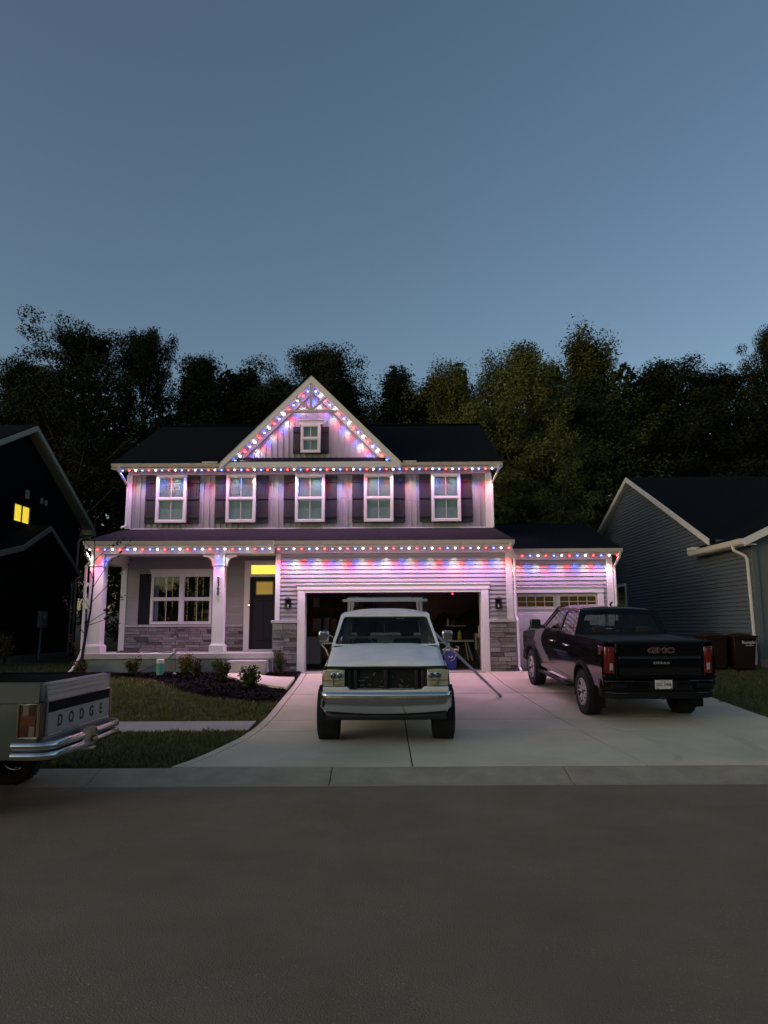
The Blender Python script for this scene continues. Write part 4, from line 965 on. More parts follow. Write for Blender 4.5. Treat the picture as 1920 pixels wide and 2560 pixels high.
# ================================================================== white older pickup facing the street
PF2 = math.atan((.37 - .165) / 3.53)
ford = thing('pickup_truck', 'older white pickup with missing grille and overhead rack, nosed toward the street', 'pickup truck', (.015, 12.03, .172), local=True, rot=(-PF2, 0, math.pi))
WP = M('white_paint', (.86, .90, .88), .5, coat=.22, coatr=.14, var=.13, vscale=2.2, dirt=.12)
fx = interp([(.45, .93), (.60, .955), (.80, .975), (1.0, .985), (1.08, .975), (1.16, .965), (1.30, .948), (1.42, .93)])
FA = [(0, .50, .47), (-3.53, .50, .47)]
fbelt = interp([(-5.2, 1.32), (-2.9, 1.33), (-1.0, 1.34), (-.8, 1.33), (.62, 1.175)])
for sg in (-1, 1):
    side_panel(sg, -.90, .60, interp([(-.9, 1.30), (.62, 1.16)]), .60, fx, arches=FA[:1]).build('front_fender', WP, ford, smooth=30)
    side_panel(sg, -2.10, -.906, interp([(-2.1, 1.335), (-.9, 1.335)]), .55, fx).build('front_door', WP, ford, smooth=30)
    side_panel(sg, -2.92, -2.106, 1.335, .55, fx).build('rear_quarter', WP, ford, smooth=30)
    side_panel(sg, -5.05, -2.95, 1.335, .58, fx, arches=FA[1:]).build('bed_side', WP, ford, smooth=30)
    for (yc, zc, r) in FA: flare(ford, sg, yc, zc, r, fx, WP, 0, 180, wd=.05, out=.012)
    window_frame([(sg * .93, -.86, 1.335), (sg * .93, -2.10, 1.335), (sg * .80, -2.10, 1.875), (sg * .79, -1.46, 1.875)], (.03, .035, .04, .05), .05, 'door_frame', WP, GLASS_T, ford)
    window_frame([(sg * .93, -2.105, 1.335), (sg * .93, -2.90, 1.335), (sg * .80, -2.84, 1.875), (sg * .80, -2.105, 1.875)], (.05, .12, .06, .06), .07, 'cab_window_frame', WP, GLASS_T, ford)
    MB().tube([(sg * .985, -1.95, 1.18), (sg * 1.0, -1.93, 1.18), (sg * 1.0, -1.78, 1.18), (sg * .985, -1.76, 1.18)], .014, 6).build('door_handle', CHROME, ford)
    # towing mirror on a bent tube bracket
    br_ = MB().tube([(sg * .955, -.98, 1.10), (sg * 1.06, -.98, 1.33), (sg * 1.13, -.99, 1.40), (sg * 1.12, -1.0, 1.42), (sg * .90, -1.02, 1.43)], .011, 8).build('mirror_bracket', M('white_tube', (.6, .58, .53), .5), ford, smooth=40)
    MB().tube([(sg * 1.09, -1.0, 1.41), (sg * 1.09, -1.0, 1.47)], .02, 8).build('mirror_pivot', CHROME, br_)
    mm_ = MB().box(sg * 1.0, sg * 1.185, -1.05, -.96, 1.45, 1.64).build('wing_mirror', CHROME, ford, bevel=.03, seg=3)
    MB().box(sg * 1.015, sg * 1.17, -1.06, -1.051, 1.47, 1.62).build('mirror_glass', M('mirror_glass'), mm_)
MB().tube([(.905, -1.25, 1.40), (.95, -1.25, 1.52), (1.0, -1.25, 1.55), (1.05, -1.24, 1.53)], .008, 5).build('antenna_hook', M('white_tube'), ford)
# hood with raised centre and a soft crease
rings = []
for i in range(17):
    t = i / 16; y = .615 - 1.43 * t; z0 = 1.195 + .185 * t ** .85 - .05 * max(0, 1 - t / .08) ** 2; hw = .912 + .015 * t
    row = []
    for x in np.linspace(-1, 1, 25):
        zz = z0 + .045 * (1 - abs(x) ** 3.5) + .016 * (1 / (1 + math.exp((abs(x) - .62) * 40))) - .006 * math.exp(-(x / .02) ** 2)
        row.append((x * hw, y, zz))
    rings.append(row)
MB().loft(rings, caps=False).build('hood', WP, ford, smooth=40, solid=.025, solo=-1)
for sg in (-1, 1):
    MB().tube([(sg * .918, .60, 1.178), (sg * .925, .2, 1.255), (sg * .93, -.3, 1.318), (sg * .932, -.80, 1.372)], .007, 5).build('hood_gap', BLACKM, ford)
    MB().tube([(sg * .70, -.84, 1.395), (sg * .30, -.83, 1.402)], .012, 6).build('cowl_vent', DARK, ford)
    MB().box(sg * .30, sg * .42, .70, .775, .505, .545).build('tow_hook', DARK, ford, bevel=.01)
MB().box(-.89, .89, -.83, -.74, 1.33, 1.40).build('cowl', PLAS, ford, bevel=.015)
# nose: black header, opening, radiator core, lamps
MB().box(-.955, .955, .50, .635, 1.165, 1.20).build('header_panel', BLACKM, ford, bevel=.01)
gp = MB().box(-.95, .95, .44, .50, .80, 1.16).build('radiator_support', M('support_black', (.01, .011, .011), .6, var=.4, vscale=20), ford)
for xx in (-.60, -.50, .44, .54): MB().box(xx, xx + .055, .5005, .58, .84, 1.15).build('support_post', DARK, gp, bevel=.01)
MB().box(-.03, .03, .5005, .60, .82, 1.16).build('latch_brace', DARK, gp, bevel=.008)
cr_ = MB()
for k in range(30): cr_.box(-.42 + k * .028, -.42 + k * .028 + .012, .5005, .512, .85, 1.12)
tag(cr_.build('radiator_fins', M('radiator', (.05, .05, .045), .5, metal=.7), gp), kind='stuff')
rs_ = random.Random(4); cl_ = MB()
for k in range(14):
    xx = rs_.uniform(-.4, .4); zz = rs_.uniform(.86, 1.06); L = rs_.uniform(.05, .16); cl_.tube([(xx, .53, zz), (xx + L * rs_.uniform(-1, 1), .54, zz + rs_.uniform(-.05, .05))], rs_.uniform(.006, .016), 6)
tag(cl_.build('engine_lines', M('dull_alloy', (.16, .16, .13), .5, metal=.5), gp), kind='stuff')
lo_ = [(-.965, .80), (-.965, .895), (-.60, .895), (-.54, .845), (.54, .845), (.60, .895), (.965, .895), (.965, .80)]
MB().prism(lo_, .50, .655, 'y').build('lower_grille_panel', WP, ford, bevel=.012)
MB().prism([(-.47, .8455), (.47, .8455), (.44, .868), (.06, .868), (.04, .86), (-.04, .86), (-.06, .868), (-.44, .868)], .60, .65, 'y').build('grille_lip', M('lip_grey', (.25, .26, .25), .5), ford, bevel=.004)
for sg in (-1, 1):
    fr_ = MB().box(sg * .60, sg * .97, .50, .60, .885, 1.17).build('headlamp', BLACKM, ford, bevel=.015)
    LAMP = M('lamp_reflector', (.62, .58, .40), .3, metal=.35, var=.3, vscale=26, coat=1.)
    MB().hexa([(sg * .635, .6005, .905), (sg * .955, .6005, .905), (sg * .955, .6005, .905 + .001), (sg * .635, .6005, .906), (sg * .635, .655, .905), (sg * .955, .62, .905), (sg * .955, .62, 1.155), (sg * .635, .655, 1.155)]) if 0 else None
    rf = MB().hexa([(sg * .635, .602, .905), (sg * .962, .602, .905), (sg * .962, .625, .905), (sg * .635, .66, .905), (sg * .635, .602, 1.152), (sg * .962, .602, 1.152), (sg * .962, .625, 1.152), (sg * .635, .66, 1.152)]).build('reflector', LAMP, fr_, bevel=.01)
    for cx in (.70, .795):
        MB().lathe([(.052, .0), (.056, .012), (.044, .016), (.038, .004), (.0001, .002)], (sg * cx, .655 - (cx - .635) * .10, 1.065), 'y', 20).build('halo_ring', CHROME, rf, smooth=40)
        MB().lathe([(.034, .005), (.028, .018), (.0001, .024)], (sg * cx, .655 - (cx - .635) * .10, 1.065), 'y', 16).build('projector_lens', M('projector', (.03, .035, .035), .05, coat=1), rf, smooth=60)
    MB().box(sg * .645, sg * .955, .626, .668, .995, 1.003).build('lamp_divider', CHROME, rf); MB().box(sg * .80, sg * .808, .626, .664, .91, .994).build('lamp_divider', CHROME, rf)
    MB().box(sg * .66, sg * .78, .655, .668, .92, .975).build('marker_bulb', M('amber_bulb', (.35, .30, .16), .3, coat=.5), rf, bevel=.01)
# chrome bumper: full-width, bowed, ends wrapped
def bumper_ring(x, dz0=0):
    a = abs(x); yb = .80 - .05 * (a / 1.0) ** 2 - (max(0, a - .90) / .12) ** 2 * .13; zt = .815 + .0; zb = .56 - .045 * (1 - (a / 1.0) ** 2) + max(0, a - .92) * .45
    return [(x, yb - .10, zt + .0), (x, yb - .03, zt + .015), (x, yb - .008, zt - .005), (x, yb, zt - .035), (x, yb + .003, (zt + zb) / 2), (x, yb - .002, zb + .03), (x, yb - .02, zb), (x, yb - .06, zb + .01)]
MB().loft([bumper_ring(x) for x in list(np.linspace(-1.005, -.86, 8)) + list(np.linspace(-.8, .8, 21)) + list(np.linspace(.86, 1.005, 8))], caps=False).build('front_bumper', CHROME, ford, smooth=50, solid=.012, solo=-1)
vl = MB(); vl.loft([[(x, .74 - .06 * x * x, .555 - .03 * (1 - x * x)), (x, .755 - .06 * x * x, .46), (x, .70 - .06 * x * x, .405), (x, .60, .40)] for x in np.linspace(-.92, .92, 17)], caps=False); vl.build('valance', DARK, ford, smooth=50, solid=.02, solo=-1)
MB().box(-.93, .93, .45, .70, .60, .79).build('bumper_bracket', BLACKM, ford)
# windscreen, roof
window_frame([(-.938, -.80, 1.375), (.938, -.80, 1.375), (.788, -1.44, 1.885), (-.788, -1.44, 1.885)], (.035, .045, .055, .045), .06, 'windscreen_frame', WP, GLASS_W, ford, gname='windscreen', th=.035)
rings = []
for i in range(15):
    y = -1.40 - 1.50 * i / 14; e = min(1, min(-1.40 - y, y + 2.90) / .2 + .02)
    rings.append([(x, y, 1.878 + (.085 * (1 - (abs(x) / .82) ** 3)) * (.5 + .5 * e) + .012 * e) for x in np.linspace(-.81, .81, 19)])
MB().loft(rings, caps=False).build('roof', WP, ford, smooth=50, solid=.03, solo=-1)
for sg in (-1, 1): MB().tube([(sg * .80, -1.40, 1.885), (sg * .815, -2.1, 1.89), (sg * .81, -2.88, 1.885)], .018, 6).build('drip_rail', WP, ford)
window_frame([(.89, -2.90, 1.335), (-.89, -2.90, 1.335), (-.775, -2.85, 1.875), (.775, -2.85, 1.875)], (.08, .12, .09, .12), .07, 'rear_window_frame', WP, GLASS_T, ford, gname='rear_window')
MB().box(-.88, .88, -2.93, -2.90, .60, 1.335).build('cab_back', WP, ford)
MB().box(-.86, .86, -5.0, -2.96, .70, .78).build('bed_floor', BLACKM, ford); MB().box(-.86, .86, -5.05, -4.99, .62, 1.33).build('tailgate', WP, ford, bevel=.01)
MB().box(-.88, .88, -2.9, -.6, .50, .62).build('floor_pan', BLACKM, ford); MB().box(-.45, -.35, -5, .6, .48, .62).box(.35, .45, -5, .6, .48, .62).build('chassis_rails', BLACKM, ford)
MB().box(-.88, .88, -.75, -.65, .60, 1.33).build('firewall', BLACKM, ford); MB().box(-.6, .6, -.6, .43, .66, 1.10).build('engine_block', BLACKM, ford, bevel=.05)
MB().tube([(-.9, 0, .42), (.9, 0, .42)], .05, 8).build('front_axle', BLACKM, ford); MB().tube([(-.9, -3.53, .42), (.9, -3.53, .42)], .05, 8).build('rear_axle', BLACKM, ford)
for (sx_, yc) in ((-1, 0), (1, 0), (-1, -3.53), (1, -3.53)): wheel(ford, sx_ * .915, yc, .415, .335, sx_, rim='steel')
# cabin
DASH = M('dash_dark', (.03, .032, .03), .8, var=.2)
MB().box(-.84, .84, -1.12, -.86, 1.12, 1.36).build('dashboard', DASH, ford, bevel=.04)
MB().tube([(-.42 * -1 + .19 * math.cos(a), -1.30 - .07 * math.sin(a), 1.38 + .13 * math.sin(a)) for a in np.linspace(0, 6.283, 19)], .015, 6, cap=False).build('steering_wheel', M('wheel_tan', (.22, .22, .17), .6), ford)
MB().box(.13, .70, -1.10, -.95, 1.362, 1.40).build('instrument_hood', M('dash_tan', (.12, .125, .10), .8), ford, bevel=.025)
for xx in (-.42, .42): seat(ford, xx, -1.75, .72, .62, mat=M('seat_grey', (.03, .03, .032), .9))
MB().box(-.10, .10, -1.38, -1.355, 1.735, 1.79).build('rear_view_mirror', DARK, ford, bevel=.01)
MB().tube([(.02, -1.36, 1.735), (.02, -1.36, 1.62), (.0, -1.36, 1.56), (.02, -1.36, 1.53)], .006, 5).build('hanging_charm', M('charm', (.4, .4, .38), .6), ford)
MB().box(-.34, -.20, -1.37, -1.365, 1.825, 1.84).build('sticker', M('sticker_white', (.6, .6, .6), .6), ford)
for (xa, xb) in ((.55, .10), (-.18, -.62)):
    MB().tube([(xa, -.81, 1.40), (xb, -.875, 1.455)] if xa > 0 else [(xb - .08, -.80, 1.40), (xa - .18, -.86, 1.455)], .009, 5).build('wiper', DARK, ford)
# ladder rack
ALU = M('rack_aluminium', (.55, .56, .56), .35, metal=.7)
rk = MB()
for (y, hw, z) in ((-2.55 - .42, .87, 2.10), (-4.55, .86, 2.10)):
    bar = MB().box(-hw, hw, y - .03, y + .03, z, z + .055).build('rack_crossbar', ALU, ford, bevel=.012)
    for sg in (-1, 1):
        MB().box(sg * hw, sg * (hw + .03), y - .035, y + .035, z - .004, z + .06).build('bar_end_cap', DARK, bar)
        MB().tube([(sg * .80, y, 1.34), (sg * .72, y, z)], .026, 6).build('rack_upright', ALU, ford); MB().tube([(sg * .80, y - .28, 1.34), (sg * .745, y - .03, z)], .020, 6).build('rack_brace', ALU, ford)
for xx in (-.03, .34, -.6): MB().tube([(xx, -4.55, 2.16), (xx - .02, -4.55, 2.23), (xx + .03, -4.55, 2.27), (xx + .05, -4.55, 2.17)], .008, 5).build('rack_hook', DARK, ford)

# ================================================================== old grey pickup at the left kerb
dodge = thing('pickup_truck', 'old grey pickup with chrome rear bumper, parked at the left kerb', 'pickup truck', (-3.59, 8.69, .0), local=True, rot=(0, 0, math.pi / 2))
GP = M('grey_paint', (.055, .075, .072), .42, coat=.4, coatr=.2, var=.08, vscale=2)
TGP = M('tailgate_paint', (.30, .26, .26), .35, coat=.5, coatr=.15, var=.08, vscale=3)
dxf = interp([(.55, .945), (.70, .965), (.95, .975), (1.15, .975), (1.18, .965), (1.37, .955)])
DA = [(1.14, .48, .45)]
for sg in (-1, 1):
    side_panel(sg, .02, 2.10, 1.37, .60, dxf, arches=DA).build('bed_side', GP, dodge, smooth=30)
    side_panel(sg, 2.12, 3.25, 1.33, .55, dxf).build('front_door', GP, dodge, smooth=30)
    side_panel(sg, 3.26, 4.95, 1.24, .60, dxf, arches=[(4.05, .48, .45)]).build('front_fender', GP, dodge, smooth=30)
    MB().tube([(sg * .981, .26, 1.175), (sg * .981, 2.08, 1.175)], .006, 5).build('side_crease', GP, dodge)
    window_frame([(sg * .92, 3.20, 1.33), (sg * .92, 2.14, 1.33), (sg * .78, 2.20, 1.80), (sg * .78, 2.72, 1.80)], (.04, .06, .05, .05), .05, 'door_frame', GP, GLASS_T, dodge)
    # wrap-around tail lamp: chrome bezel with amber, red and clear blocks
    bz = MB().box(sg * .80, sg * .985, -.012, .22, .815, 1.175).build('tail_lamp', M('lamp_housing', (.06, .02, .01), .4), dodge, bevel=.012)
    ch = M('lamp_bezel', (.55, .48, .30), .2, metal=1.)
    xs_ = sg * .990
    MB().tube([(xs_, .004, .825), (xs_, .004, 1.165), (xs_, .10, 1.160), (xs_, .13, 1.152), (xs_, .212, 1.165), (xs_, .212, .825), (xs_, .004, .825)], .012, 6, cap=False).build('lamp_bezel', ch, bz)
    AMB = M('amber_lens', (.11, .03, .008), .25, coat=.6, var=.2, vscale=30); RL = M('brown_red_lens', (.055, .013, .006), .25, coat=.6); CL = M('clear_old_lens', (.17, .14, .10), .3, coat=.5)
    for (ya, yb, za, zb, mt) in ((.045, .10, 1.05, 1.145, RL), (.105, .165, 1.05, 1.145, CL), (.03, .19, .945, 1.045, AMB), (.10, .19, .84, .94, RL), (.035, .095, .84, .94, CL)):
        MB().box(sg * .9855, sg * .992, ya, yb, za, zb).build('lens', mt, bz, bevel=.003)
    MB().box(sg * .86, sg * .952, .0, .06, 1.18, 1.365).build('corner_post', GP, dodge, bevel=.01)
# tailgate: ribbed sloping top, black stripe, white band with raised letters
tgt = MB().prism([(.03, 1.375), (-.005, 1.36), (-.03, 1.185), (-.03, .82), (.04, .82), (.05, 1.375)], -.855, .855, 'x').build('tailgate', TGP, dodge, bevel=.008)
for (z, y) in ((1.352, -.012), (1.30, -.016), (1.25, -.022)): MB().tube([(-.82, y, z), (.82, y, z)], .010, 6).build('tailgate_rib', TGP, tgt)
MB().tube([(-.855, -.034, 1.183), (.855, -.034, 1.183)], .008, 6).build('chrome_strip', CHROME, tgt); MB().tube([(-.855, -.034, .832), (.855, -.034, .832)], .008, 6).build('chrome_strip', CHROME, tgt)
MB().box(-.845, .845, -.0345, -.0305, 1.062, 1.172).build('black_stripe', M('stripe_black', (.006, .006, .007), .7, spec=.1), tgt)
MB().box(-.845, .845, -.0350, -.0305, .845, 1.0615).build('letter_band', M('band_white', (.34, .30, .315), .45, var=.08, vscale=5), tgt)
for i, chh in enumerate('DODGE'): text('letter', chh, .165, M('letter_black', (.008, .006, .006), .6), tgt, (-.56 + i * .285, -.0362, .95), depth=.001, sx=1.0, bold=.006)
MB().prism([(-.03, .82), (-.02, .74), (.02, .66), (.06, .66), (.06, .82)], -.90, .90, 'x').build('roll_pan', TGP, dodge, bevel=.006)
MB().box(-.93, .93, .05, 2.08, .68, .74).build('bed_floor', BLACKM, dodge); MB().box(-.92, .92, 2.04, 2.09, .7, 1.37).build('bed_front', BLACKM, dodge)
for sg in (-1, 1): MB().box(sg * .84, sg * .875, .05, 2.06, .74, 1.36).build('bed_inner', BLACKM, dodge)
# double-roll chrome bumper with a plate pocket
for zc in (.745, .645):
    for path in ([(-1.0, .25), (-1.0, .04), (-.985, -.05), (-.94, -.105), (-.86, -.135), (-.22, -.145)], [(.14, -.145), (.86, -.135), (.94, -.105), (.985, -.05), (1.0, .04), (1.0, .25)]):
        MB().tube([(p[0], p[1], zc) for p in path], .043, 10).build('rear_bumper', CHROME, dodge, smooth=50)
MB().prism([(-.99, .2), (-.98, -.03), (-.90, -.08), (.90, -.08), (.98, -.03), (.99, .2)], .62, .79, 'z').build('bumper_core', M('bumper_dark', (.12, .12, .13), .4, metal=.6), dodge)
pk = MB().box(-.225, .145, -.165, -.08, .60, .81).build('plate_pocket', M('pocket_metal', (.33, .30, .22), .35, metal=.8), dodge, bevel=.01)
MB().box(-.21, -.04, -.169, -.1655, .63, .78).build('bracket_plate', STEEL, pk); MB().tube([(-.02, -.19, .66), (.08, -.20, .68), (.10, -.18, .70)], .02, 8).build('hitch_pin', M('brass', (.5, .36, .10), .3, metal=1.), pk)
MB().box(-.1, .05, -.21, -.08, .565, .598).build('hitch_step', CHROME, pk, bevel=.008)
# cab and nose beyond the frame
rings = []
for i in range(9):
    y = 2.16 + .62 * i / 8; rings.append([(x, y, 1.80 + .05 * (1 - (abs(x) / .79) ** 3)) for x in np.linspace(-.785, .785, 13)])
MB().loft(rings, caps=False).build('roof', GP, dodge, smooth=50, solid=.03, solo=-1)
window_frame([(-.92, 3.25, 1.30), (.92, 3.25, 1.30), (.785, 2.72, 1.81), (-.785, 2.72, 1.81)], (.05, .05, .05, .05), .05, 'windscreen_frame', GP, GLASS_W, dodge, gname='windscreen')
window_frame([(.92, 2.10, 1.33), (-.92, 2.10, 1.33), (-.785, 2.17, 1.81), (.785, 2.17, 1.81)], (.08, .1, .08, .1), .05, 'rear_window_frame', GP, GLASS_T, dodge, gname='rear_window')
MB().prism([(3.22, 1.32), (4.9, 1.22), (4.95, 1.1), (4.95, .7), (3.22, .7)], -.93, .93, 'x').build('hood', GP, dodge, bevel=.02)
MB().box(-.98, .98, 4.95, 5.1, .55, .78).build('front_bumper', CHROME, dodge, bevel=.03)
MB().box(-.45, -.35, .1, 4.8, .5, .62).box(.35, .45, .1, 4.8, .5, .62).build('chassis_rails', BLACKM, dodge); MB().box(-.9, .9, 2.1, 3.3, .52, .62).build('floor_pan', BLACKM, dodge)
MB().tube([(-.85, 1.14, .36), (.85, 1.14, .36)], .05, 8).build('rear_axle', BLACKM, dodge)
for (sx_, yc) in ((-1, 1.14), (1, 1.14), (-1, 4.05), (1, 4.05)): wheel(dodge, sx_ * .83, yc, .365, .23, sx_, rim='chrome')

# ================================================================== neighbour house on the right
nh = thing('house', 'slate-blue house with white-edged side gable beyond the black pickup', 'house', (15, 27, .78))
NX = 10.5
zap, yap, znear, ynear, yfar = 8.05, 30.0, 4.62, 22.9, 38.0
sn = (zap - znear) / (yap - ynear); sf = .39
def ynr(z): return ynear + max(0, z - znear) / sn
def yfr(z): return min(yfar, yap + (zap - z) / sf)
wl_ = MB()
wl_.add([(NX, 20.5, .6), (NX, yfar, .6), (NX, yfar, zap - sf * (yfar - yap)), (NX, yap, zap), (NX, ynear, znear), (NX, 20.5, 4.35)], [(0, 1, 2, 3, 4, 5)])
sw_ = wl_.build('side_wall', SIDING_N, nh)
z = .98
while z < zap - .1:
    y0 = 20.55 if z < 4.25 else ynr(z + .06) + .05; y1 = yfr(z + .06) - .05
    if 4.25 <= z < znear: y0 = 23.6
    if y1 - y0 > .1: MB().prism([(NX - .002, z), (NX - .042, z), (NX - .008, z + .1245), (NX - .002, z + .1245)], y0, y1, 'y').build('siding_board', SIDING_N, sw_)
    z += .1245
box('foundation', M('foundation_tan', (.26, .23, .17), .9, var=.15), nh, NX - .01, NX + .3, 20.48, 38, .5, .975)
box('front_wall', M('slate_front', (.13, .15, .15), .6), nh, NX + .001, 17, 20.5, 20.6, .6, 4.4); box('corner_board', M('slate_corner', (.12, .14, .15), .6), nh, NX - .02, NX + .12, 20.44, 20.54, .97, 4.3)
box('corner_board', WHITE, nh, 11.05, 11.2, 20.42, 20.497, .97, 4.2)
box('gable_wall_front', SIDING_N, nh, 11, 17, 20.6, 20.7, 4.3, 4.5)
roof_slab('main_roof', ROOF, [(NX - .2, ynear - .25, znear - .06), (26, ynear - .25, znear - .06), (26, yap, zap + .1), (NX - .2, yap, zap + .1)], .1, nh)
roof_slab('main_roof', ROOF, [(NX - .2, yap + .01, zap + .1), (26, yap + .01, zap + .1), (26, yfar, zap + .1 - sf * (yfar - yap)), (NX - .2, yfar, zap + .1 - sf * (yfar - yap))], .1, nh)
m = MB(); m.prism([(ynear - .22, znear - .20), (yap, zap - .12), (yap, zap + .08), (ynear - .22, znear + .0)], NX - .24, NX - .19, 'x'); m.build('rake_board', WHITE, nh)
m = MB(); m.prism([(yap, zap - .12), (yfar, zap - .12 - sf * (yfar - yap)), (yfar, zap + .08 - sf * (yfar - yap)), (yap, zap + .08)], NX - .24, NX - .19, 'x'); m.build('rake_board', WHITE, nh)
m = MB(); m.prism([(ynear - .22, znear - .20), (yap, zap - .12), (yfar, zap - .12 - sf * (yfar - yap)), (yfar, zap - .14 - sf * (yfar - yap)), (yap, zap - .14), (ynear - .22, znear - .22)], NX - .188, NX + .0, 'x'); m.build('rake_soffit', WHITE, nh)
# garage wing: eave along its left side, gable to the street
roof_slab('wing_roof', ROOF, [(NX - .35, 20.2, 4.36), (14.4, 20.2, 6.36), (14.4, 27, 6.36), (NX - .35, 23.75, 4.36)], .08, nh)
roof_slab('wing_roof', ROOF, [(14.41, 20.2, 6.36), (18.3, 20.2, 4.36), (18.3, 24, 4.36), (14.41, 27, 6.36)], .08, nh)
m = MB(); m.prism([(NX - .37, 4.12), (14.4, 6.12), (14.4, 6.34), (NX - .37, 4.34)], 20.14, 20.18, 'y'); m.build('rake_board', WHITE, nh)
MB().add([(NX + .1, 20.55, 4.3), (18, 20.55, 4.3), (14.4, 20.55, 6.2)], [(0, 1, 2)]).build('gable_front', SIDING_N, nh)
box('soffit', WHITE, nh, NX - .33, NX - .002, 20.2, 23.7, 4.16, 4.19); box('eave_fascia', WHITE, nh, NX - .36, NX - .335, 20.2, 23.72, 4.15, 4.31)
gp2 = [(NX - .365, 4.17), (NX - .43, 4.17), (NX - .47, 4.22), (NX - .48, 4.30), (NX - .50, 4.31), (NX - .50, 4.33), (NX - .365, 4.33)]
MB().prism(gp2, 20.15, 23.75, 'y').build('gutter', WHITE, nh, bevel=.006)
box('gutter_end', WHITE, nh, NX - .46, NX - .2, 23.4, 23.8, 4.36, 4.44)
spout('downspout', [(NX - .43, 20.75, 4.20), (NX - .40, 20.73, 4.05), (NX - .12, 20.68, 3.9), (NX - .07, 20.66, 3.8), (NX - .07, 20.62, 1.0), (NX - .12, 20.58, .86), (NX - .35, 20.45, .79)], nh, WHITE, .05)
wn = MB().box(NX - .06, NX - .031, 31.3, 31.42, 2.3, 3.72).box(NX - .06, NX - .031, 32.4, 32.52, 2.3, 3.72).box(NX - .06, NX - .031, 31.42, 32.4, 3.6, 3.72).box(NX - .06, NX - .031, 31.42, 32.4, 2.3, 2.42).build('window', WHITE, nh)
box('pane', M('dark_pane', (.01, .012, .014), .1), wn, NX - .045, NX - .032, 31.42, 32.4, 2.42, 3.6)
box('back_wall', SIDING_N, nh, NX + .01, 24, 37.9, 38, .6, 4.9); box('front_main_wall', SIDING_N, nh, 17, 24, 22.9, 23, .6, 4.7)

# ================================================================== neighbour house on the left (unlit, almost black)
lh = thing('house', 'dark unlit house at far left with one glowing upstairs window', 'house', (-18, 27, .78))
LX = -13.3
A_, B_, sl_ = (25.95, 9.45), .0, .50
def rakeboard(x, ya, za, yb, zb, name='rake_board', mat=None, w=.2, par=lh):
    MB().prism([(ya, za - w), (yb, zb - w), (yb, zb), (ya, za)], x, x + .05, 'x').build(name, mat or TRIML, par)
TRIML = M('trim_taupe', (.40, .37, .31), .5)
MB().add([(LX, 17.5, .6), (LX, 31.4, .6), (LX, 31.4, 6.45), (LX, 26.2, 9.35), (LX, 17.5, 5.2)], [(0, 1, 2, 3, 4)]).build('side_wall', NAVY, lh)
roof_slab('roof', ROOF, [(-30, 16.8, 5.0), (-12.95, 16.8, 5.0), (-12.95, 26.05, 9.45), (-30, 26.05, 9.45)], .12, lh)
roof_slab('roof', ROOF, [(-30, 26.06, 9.45), (-12.95, 26.06, 9.45), (-12.95, 32.0, 6.25), (-30, 32.0, 6.25)], .12, lh)
rakeboard(-12.95, 26.05, 9.40, 31.9, 6.28); rakeboard(-12.95, 16.9, 5.0, 26.05, 9.40)
MB().prism([(26.0, 9.22), (31.8, 6.10), (31.8, 6.07), (26.0, 9.19)], LX + .002, -12.952, 'x').build('rake_soffit', TRIML, lh)
box('eave_return', TRIML, lh, LX - .2, -12.9, 31.5, 32.0, 5.98, 6.2)
spout('downspout', [(-12.97, 31.85, 6.05), (-13.0, 31.6, 5.9), (-13.22, 31.1, 5.75), (-13.24, 31.0, 5.6), (-13.24, 30.95, .9)], lh, M('spout_tan', (.42, .36, .22), .5), .05)
YEL = M('lit_window_yellow', (.8, .6, .1), .5, emit=(1., .74, .06), estr=.95)
wf = MB().box(LX + .002, LX + .05, 25.45, 25.50, 5.72, 6.42).box(LX + .002, LX + .05, 26.60, 26.65, 5.72, 6.42).box(LX + .002, LX + .05, 25.50, 26.60, 6.37, 6.42).box(LX + .002, LX + .05, 25.50, 26.60, 5.72, 5.77).box(LX + .002, LX + .045, 26.02, 26.08, 5.77, 6.37).build('window', M('frame_dark', (.10, .09, .06), .5), lh)
for (a, b) in ((25.50, 26.02), (26.08, 26.60)):
    p_ = box('pane', YEL, wf, LX + .004, LX + .012, a, b, 5.77, 6.37)
    for k in range(5): box('blind_cord', M('blind_amber', (.3, .2, .03), .6), wf, LX + .013, LX + .018, a + .05 + k * .1, a + .056 + k * .1, 5.85, 6.36)
for (y, zz, s_) in ((26.35, 6.85, .24), (27.50, 6.80, .16), (27.86, 6.78, .16)): box('wall_vent', M('vent_grey', (.26, .27, .27), .6), lh, LX + .002, LX + .06, y - s_ / 2, y + s_ / 2, zz - s_ * .7, zz + s_ * .7, .01)
# lower wing nearer to us
QX = -12.55
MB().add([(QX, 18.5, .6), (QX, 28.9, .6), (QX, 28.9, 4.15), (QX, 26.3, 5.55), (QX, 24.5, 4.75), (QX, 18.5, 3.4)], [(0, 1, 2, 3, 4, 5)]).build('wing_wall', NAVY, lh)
box('wing_back', NAVY, lh, LX, QX, 28.85, 28.95, .6, 4.1)
roof_slab('wing_roof', ROOF, [(LX - .1, 26.31, 5.68), (QX + .25, 26.31, 5.68), (QX + .25, 29.3, 4.05), (LX - .1, 29.3, 4.05)], .08, lh); roof_slab('wing_roof', ROOF, [(LX - .1, 24.4, 4.76), (QX + .25, 24.4, 4.76), (QX + .25, 26.3, 5.68), (LX - .1, 26.3, 5.68)], .08, lh)
roof_slab('wing_roof', ROOF, [(LX - .1, 18, 3.3), (QX + .25, 18, 3.3), (QX + .25, 24.4, 4.76), (LX - .1, 24.4, 4.76)], .08, lh)
TRIMG = M('trim_grey', (.20, .20, .20), .5)
